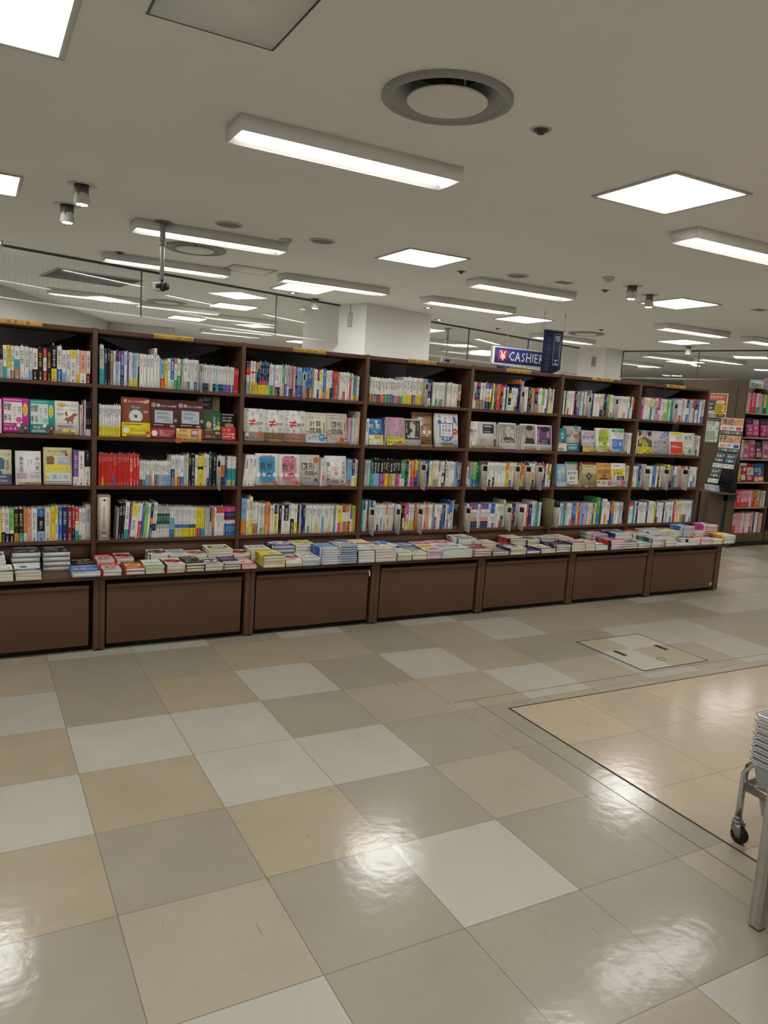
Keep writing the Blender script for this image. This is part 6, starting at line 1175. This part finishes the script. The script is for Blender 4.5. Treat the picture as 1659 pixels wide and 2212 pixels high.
# ---- small table at the end panel with a black stand of navy books
e = empty('end_table', (7.45, 1.22, 0), 'small brown shelf table with black legs against the end panel', 'table')
slab('table_top', e, 'olive', 0,.225,0,.42,.672,.692)
slab('front_board', e, 'olive', .20,.224,.03,.39,.0,.672)
for y in (.0,.385):
    for x in (.0,): slab('leg', e, 'black', x,x+.035,y,y+.035,0,.672, bev=.001)
slab('rail', e, 'black', 0,.20,.0,.035,.60,.672, bev=.001)
e = empty('display_stand', (7.53, 1.245, .692), 'tall black tilted stand holding the navy politics books', 'book stand')
b = MB(); b.add([(0,0,0),(.13,0,0),(.13,.012,0),(0,.012,0),(.08,0,.45),(.13,0,.45),(.13,.012,.45),(.08,.012,.45)], [4]*6, [0,3,2,1,4,5,6,7,0,1,5,4,1,2,6,5,2,3,7,6,3,0,4,7], (.015,.015,.016)); b.build('side_cheek', 'paper', e)
b = MB(); b.add([(0,.012,.09),(.012,.012,.09),(.012,.30,.09),(0,.30,.09),(.085,.012,.43),(.097,.012,.43),(.097,.30,.43),(.085,.30,.43)], [4]*6, [0,3,2,1,4,5,6,7,0,1,5,4,1,2,6,5,2,3,7,6,3,0,4,7], (.015,.015,.016)); b.build('tilted_back', 'paper', e)
b = MB(); b.box(-.035,.012,.012,.30,.085,.095,(.015,.015,.016)); b.box(.045,.07,.012,.30,.28,.29,(.015,.015,.016)); b.build('ledge_lip', 'paper', e)
COV['politics'] = dict(bg=(.028,.055,.10), els=[('f',.1,.06,.9,.10,1,(.5,.5,.4)),('t','政治の',.14,.30,.25,WHT,1),('t','超',.08,.56,.22,(.50,.52,.12),1),('t','基本',.34,.58,.27,WHT,1),('e',.85,.15,.07,.05,(.45,.46,.2))], band=(.28,(.62,.63,.60),[('e',.80,.5,.14,.35,(.50,.48,.22)),('f',.1,.2,.65,.7,3,(.2,.25,.3)),('c',.12,.2,.06,(.5,.55,.12))]), lab='')
for y,z,x,lab in ((1.56,.792,7.515,'navy politics book on the lower tier of the black stand'),(1.552,.985,7.562,'navy politics book on the upper tier, farther one'),(1.402,.985,7.562,'navy politics book on the upper tier, nearer one')):
    display_book('politics', (x, y, z), .142, .195, (-.24,0,-math.pi/2), .018, lab)
for k in range(4):
    rnd = random.Random(k); o = lay_paperback(7.47, 1.36+.004*k, .6924+k*.0194, .05, .19, .019, ('n','l','n','h','w'), rnd, 0, k == 3, 5)
    tag(o, '%s white-edged politics book under the black stand' % ('topmost','third','second','lowest')[3-k], 'paperback', 'politics books on the end table')

# ================================================================== BASKET CART AND STEEL COUNTER AT THE EDGE
CX, CY = 1.776, -3.150
e = empty('basket_cart', (CX, CY, 0), 'tubular steel basket cart on black casters, cut by the frame', 'cart')
LX, LY = .46, -.27
for sx, sy in ((0,0),(1,0),(0,1),(1,1)):
    x, y = sx*LX, sy*LY; dy = -.07 if sy == 0 else .07
    b = MB(); b.tube([(x,y,.095),(x+.001,y,.20),(x+.003,y,.262),(x+.006,y+dy*.12,.292),(x+.010,y+dy*.35,.312),(x+.012,y+dy*.8,.318),(x+.012,y+dy*1.9,.318)], .0125, 14, (.5,.5,.5)); b.build('leg_tube', 'chrome', e, smooth=True)
    c = empty('caster', (x, y, 0)); c.parent = e
    b = MB(); b.cyl((0,0,.082), .013, .018, 16, (.35,.35,.34)); b.cyl((0,0,.074), .019, .009, 18, (.4,.4,.38)); b.build('stem', 'alu', c)
    b = MB(); b.add([(-.013,-.022,.078),(-.013,.012,.078),(-.013,.016,.05),(-.013,-.012,.022),(-.013,-.026,.03),(-.011,-.022,.078),(-.011,.012,.078),(-.011,.016,.05),(-.011,-.012,.022),(-.011,-.026,.03)], [5,5,4,4,4,4,4], [0,1,2,3,4,9,8,7,6,5,0,5,6,1,1,6,7,2,2,7,8,3,3,8,9,4,4,9,5,0], (.4,.4,.38))
    b.box(-.013,.013,-.022,.014,.074,.078,(.4,.4,.38)); b.box(.011,.013,-.024,.012,.022,.078,(.4,.4,.38)); b.build('fork', 'alu', c)
    b = MB(); b.cyl((-.009,-.014,.0315), .0310, .018, 28, (.012,.012,.013), axis='x'); b.cyl((-.0105,-.014,.0315), .012, .021, 16, (.10,.10,.10), axis='x'); b.build('wheel', 'paper', c)
b = MB(); b.box(-.006,.006,LY+.01,-.01,.205,.235); b.build('side_bar', 'steel', e)
b = MB(); b.box(LX-.006,LX+.006,LY+.01,-.01,.205,.235); b.build('side_bar', 'steel', e)
b = MB(); b.box(.01,LX-.01,-.006,.006,.205,.235); b.build('cross_bar', 'steel', e)
# nested shopping baskets
def ring_pts(x0,x1,y0,y1,z,r=.03,n=4):
    p = []
    for cx,cy,a in ((x1-r,y1-r,0),(x0+r,y1-r,1),(x0+r,y0+r,2),(x1-r,y0+r,3)):
        for k in range(n+1): t = (a+k/n)*math.pi/2; p.append((cx+r*math.cos(t),cy+r*math.sin(t),z))
    return p
BK = None
for k in range(8):
    z = .3300+.0236*k; off = .0020*k
    if BK is None:
        e = empty('shopping_basket', (1.772, -3.164, z), 'x', 'basket', 'nested shopping baskets')
        x1, y0 = .44, -.285
        top = ring_pts(0,x1,y0,.0,.0,.03); bot = ring_pts(.035,x1-.03,y0+.03,-.040,-.205,.025); mid = ring_pts(.002,x1-.002,y0+.002,-.002,-.014,.03)
        b = MB(); n = len(top)
        def skin(a, c):
            li = []
            for i in range(n): j = (i+1) % n; li += [i, j, n+j, n+i]
            b.add(a+c, [4]*n, li, (.6,.6,.6))
        skin(bot, mid); skin(mid, top); b.poly(bot[::-1], (.6,.6,.6)); b.build('tub', 'tub', e)
        b = MB(); b.tube(ring_pts(-.008,x1+.008,y0-.008,.008,.004,.03), .0032, 8, (.5,.5,.5), True); b.build('wire_rim', 'chrome', e, smooth=True)
        b = MB(); b.tube(ring_pts(-.004,x1+.004,y0-.004,.004,-.0055,.03), .0035, 8, (.62,.62,.61), True); b.build('plastic_lip', 'paint', e)
        BK = e
    else: e = dup(BK, (1.772+off*.3, -3.164, z), 'x', 'nested shopping baskets')
    e['label'] = 'frosted shopping basket with wire rim, %s in the nested column on the cart' % ('lowest' if k == 0 else 'topmost' if k == 7 else '%s from bottom' % nth(k+1))
e = empty('steel_counter', (1.392, -3.512, 0), 'steel counter leg with dark panel at the frame corner', 'counter')
for x, y in ((0,0),(1.15,0),(0,-.75),(1.15,-.75)): slab('leg', e, 'steel', x,x+.040,y,y+.038,.004,.80, bev=.003)
for x, y in ((0,0),(1.15,0),(0,-.75),(1.15,-.75)):
    b = MB(); b.box(x+.003,x+.037,y+.003,y+.035,0,.005,(.03,.03,.03)); b.build('foot_pad', 'paint', e)
slab('front_panel', e, 'black', .041,1.149,-.004,.010,.06,.78, bev=.001)
slab('counter_top', e, 'steel', -.02,1.21,-.78,.05,.80,.84, bev=.004)
_do = bpy.data.objects.get('glyph_source'); bpy.data.objects.remove(_do)
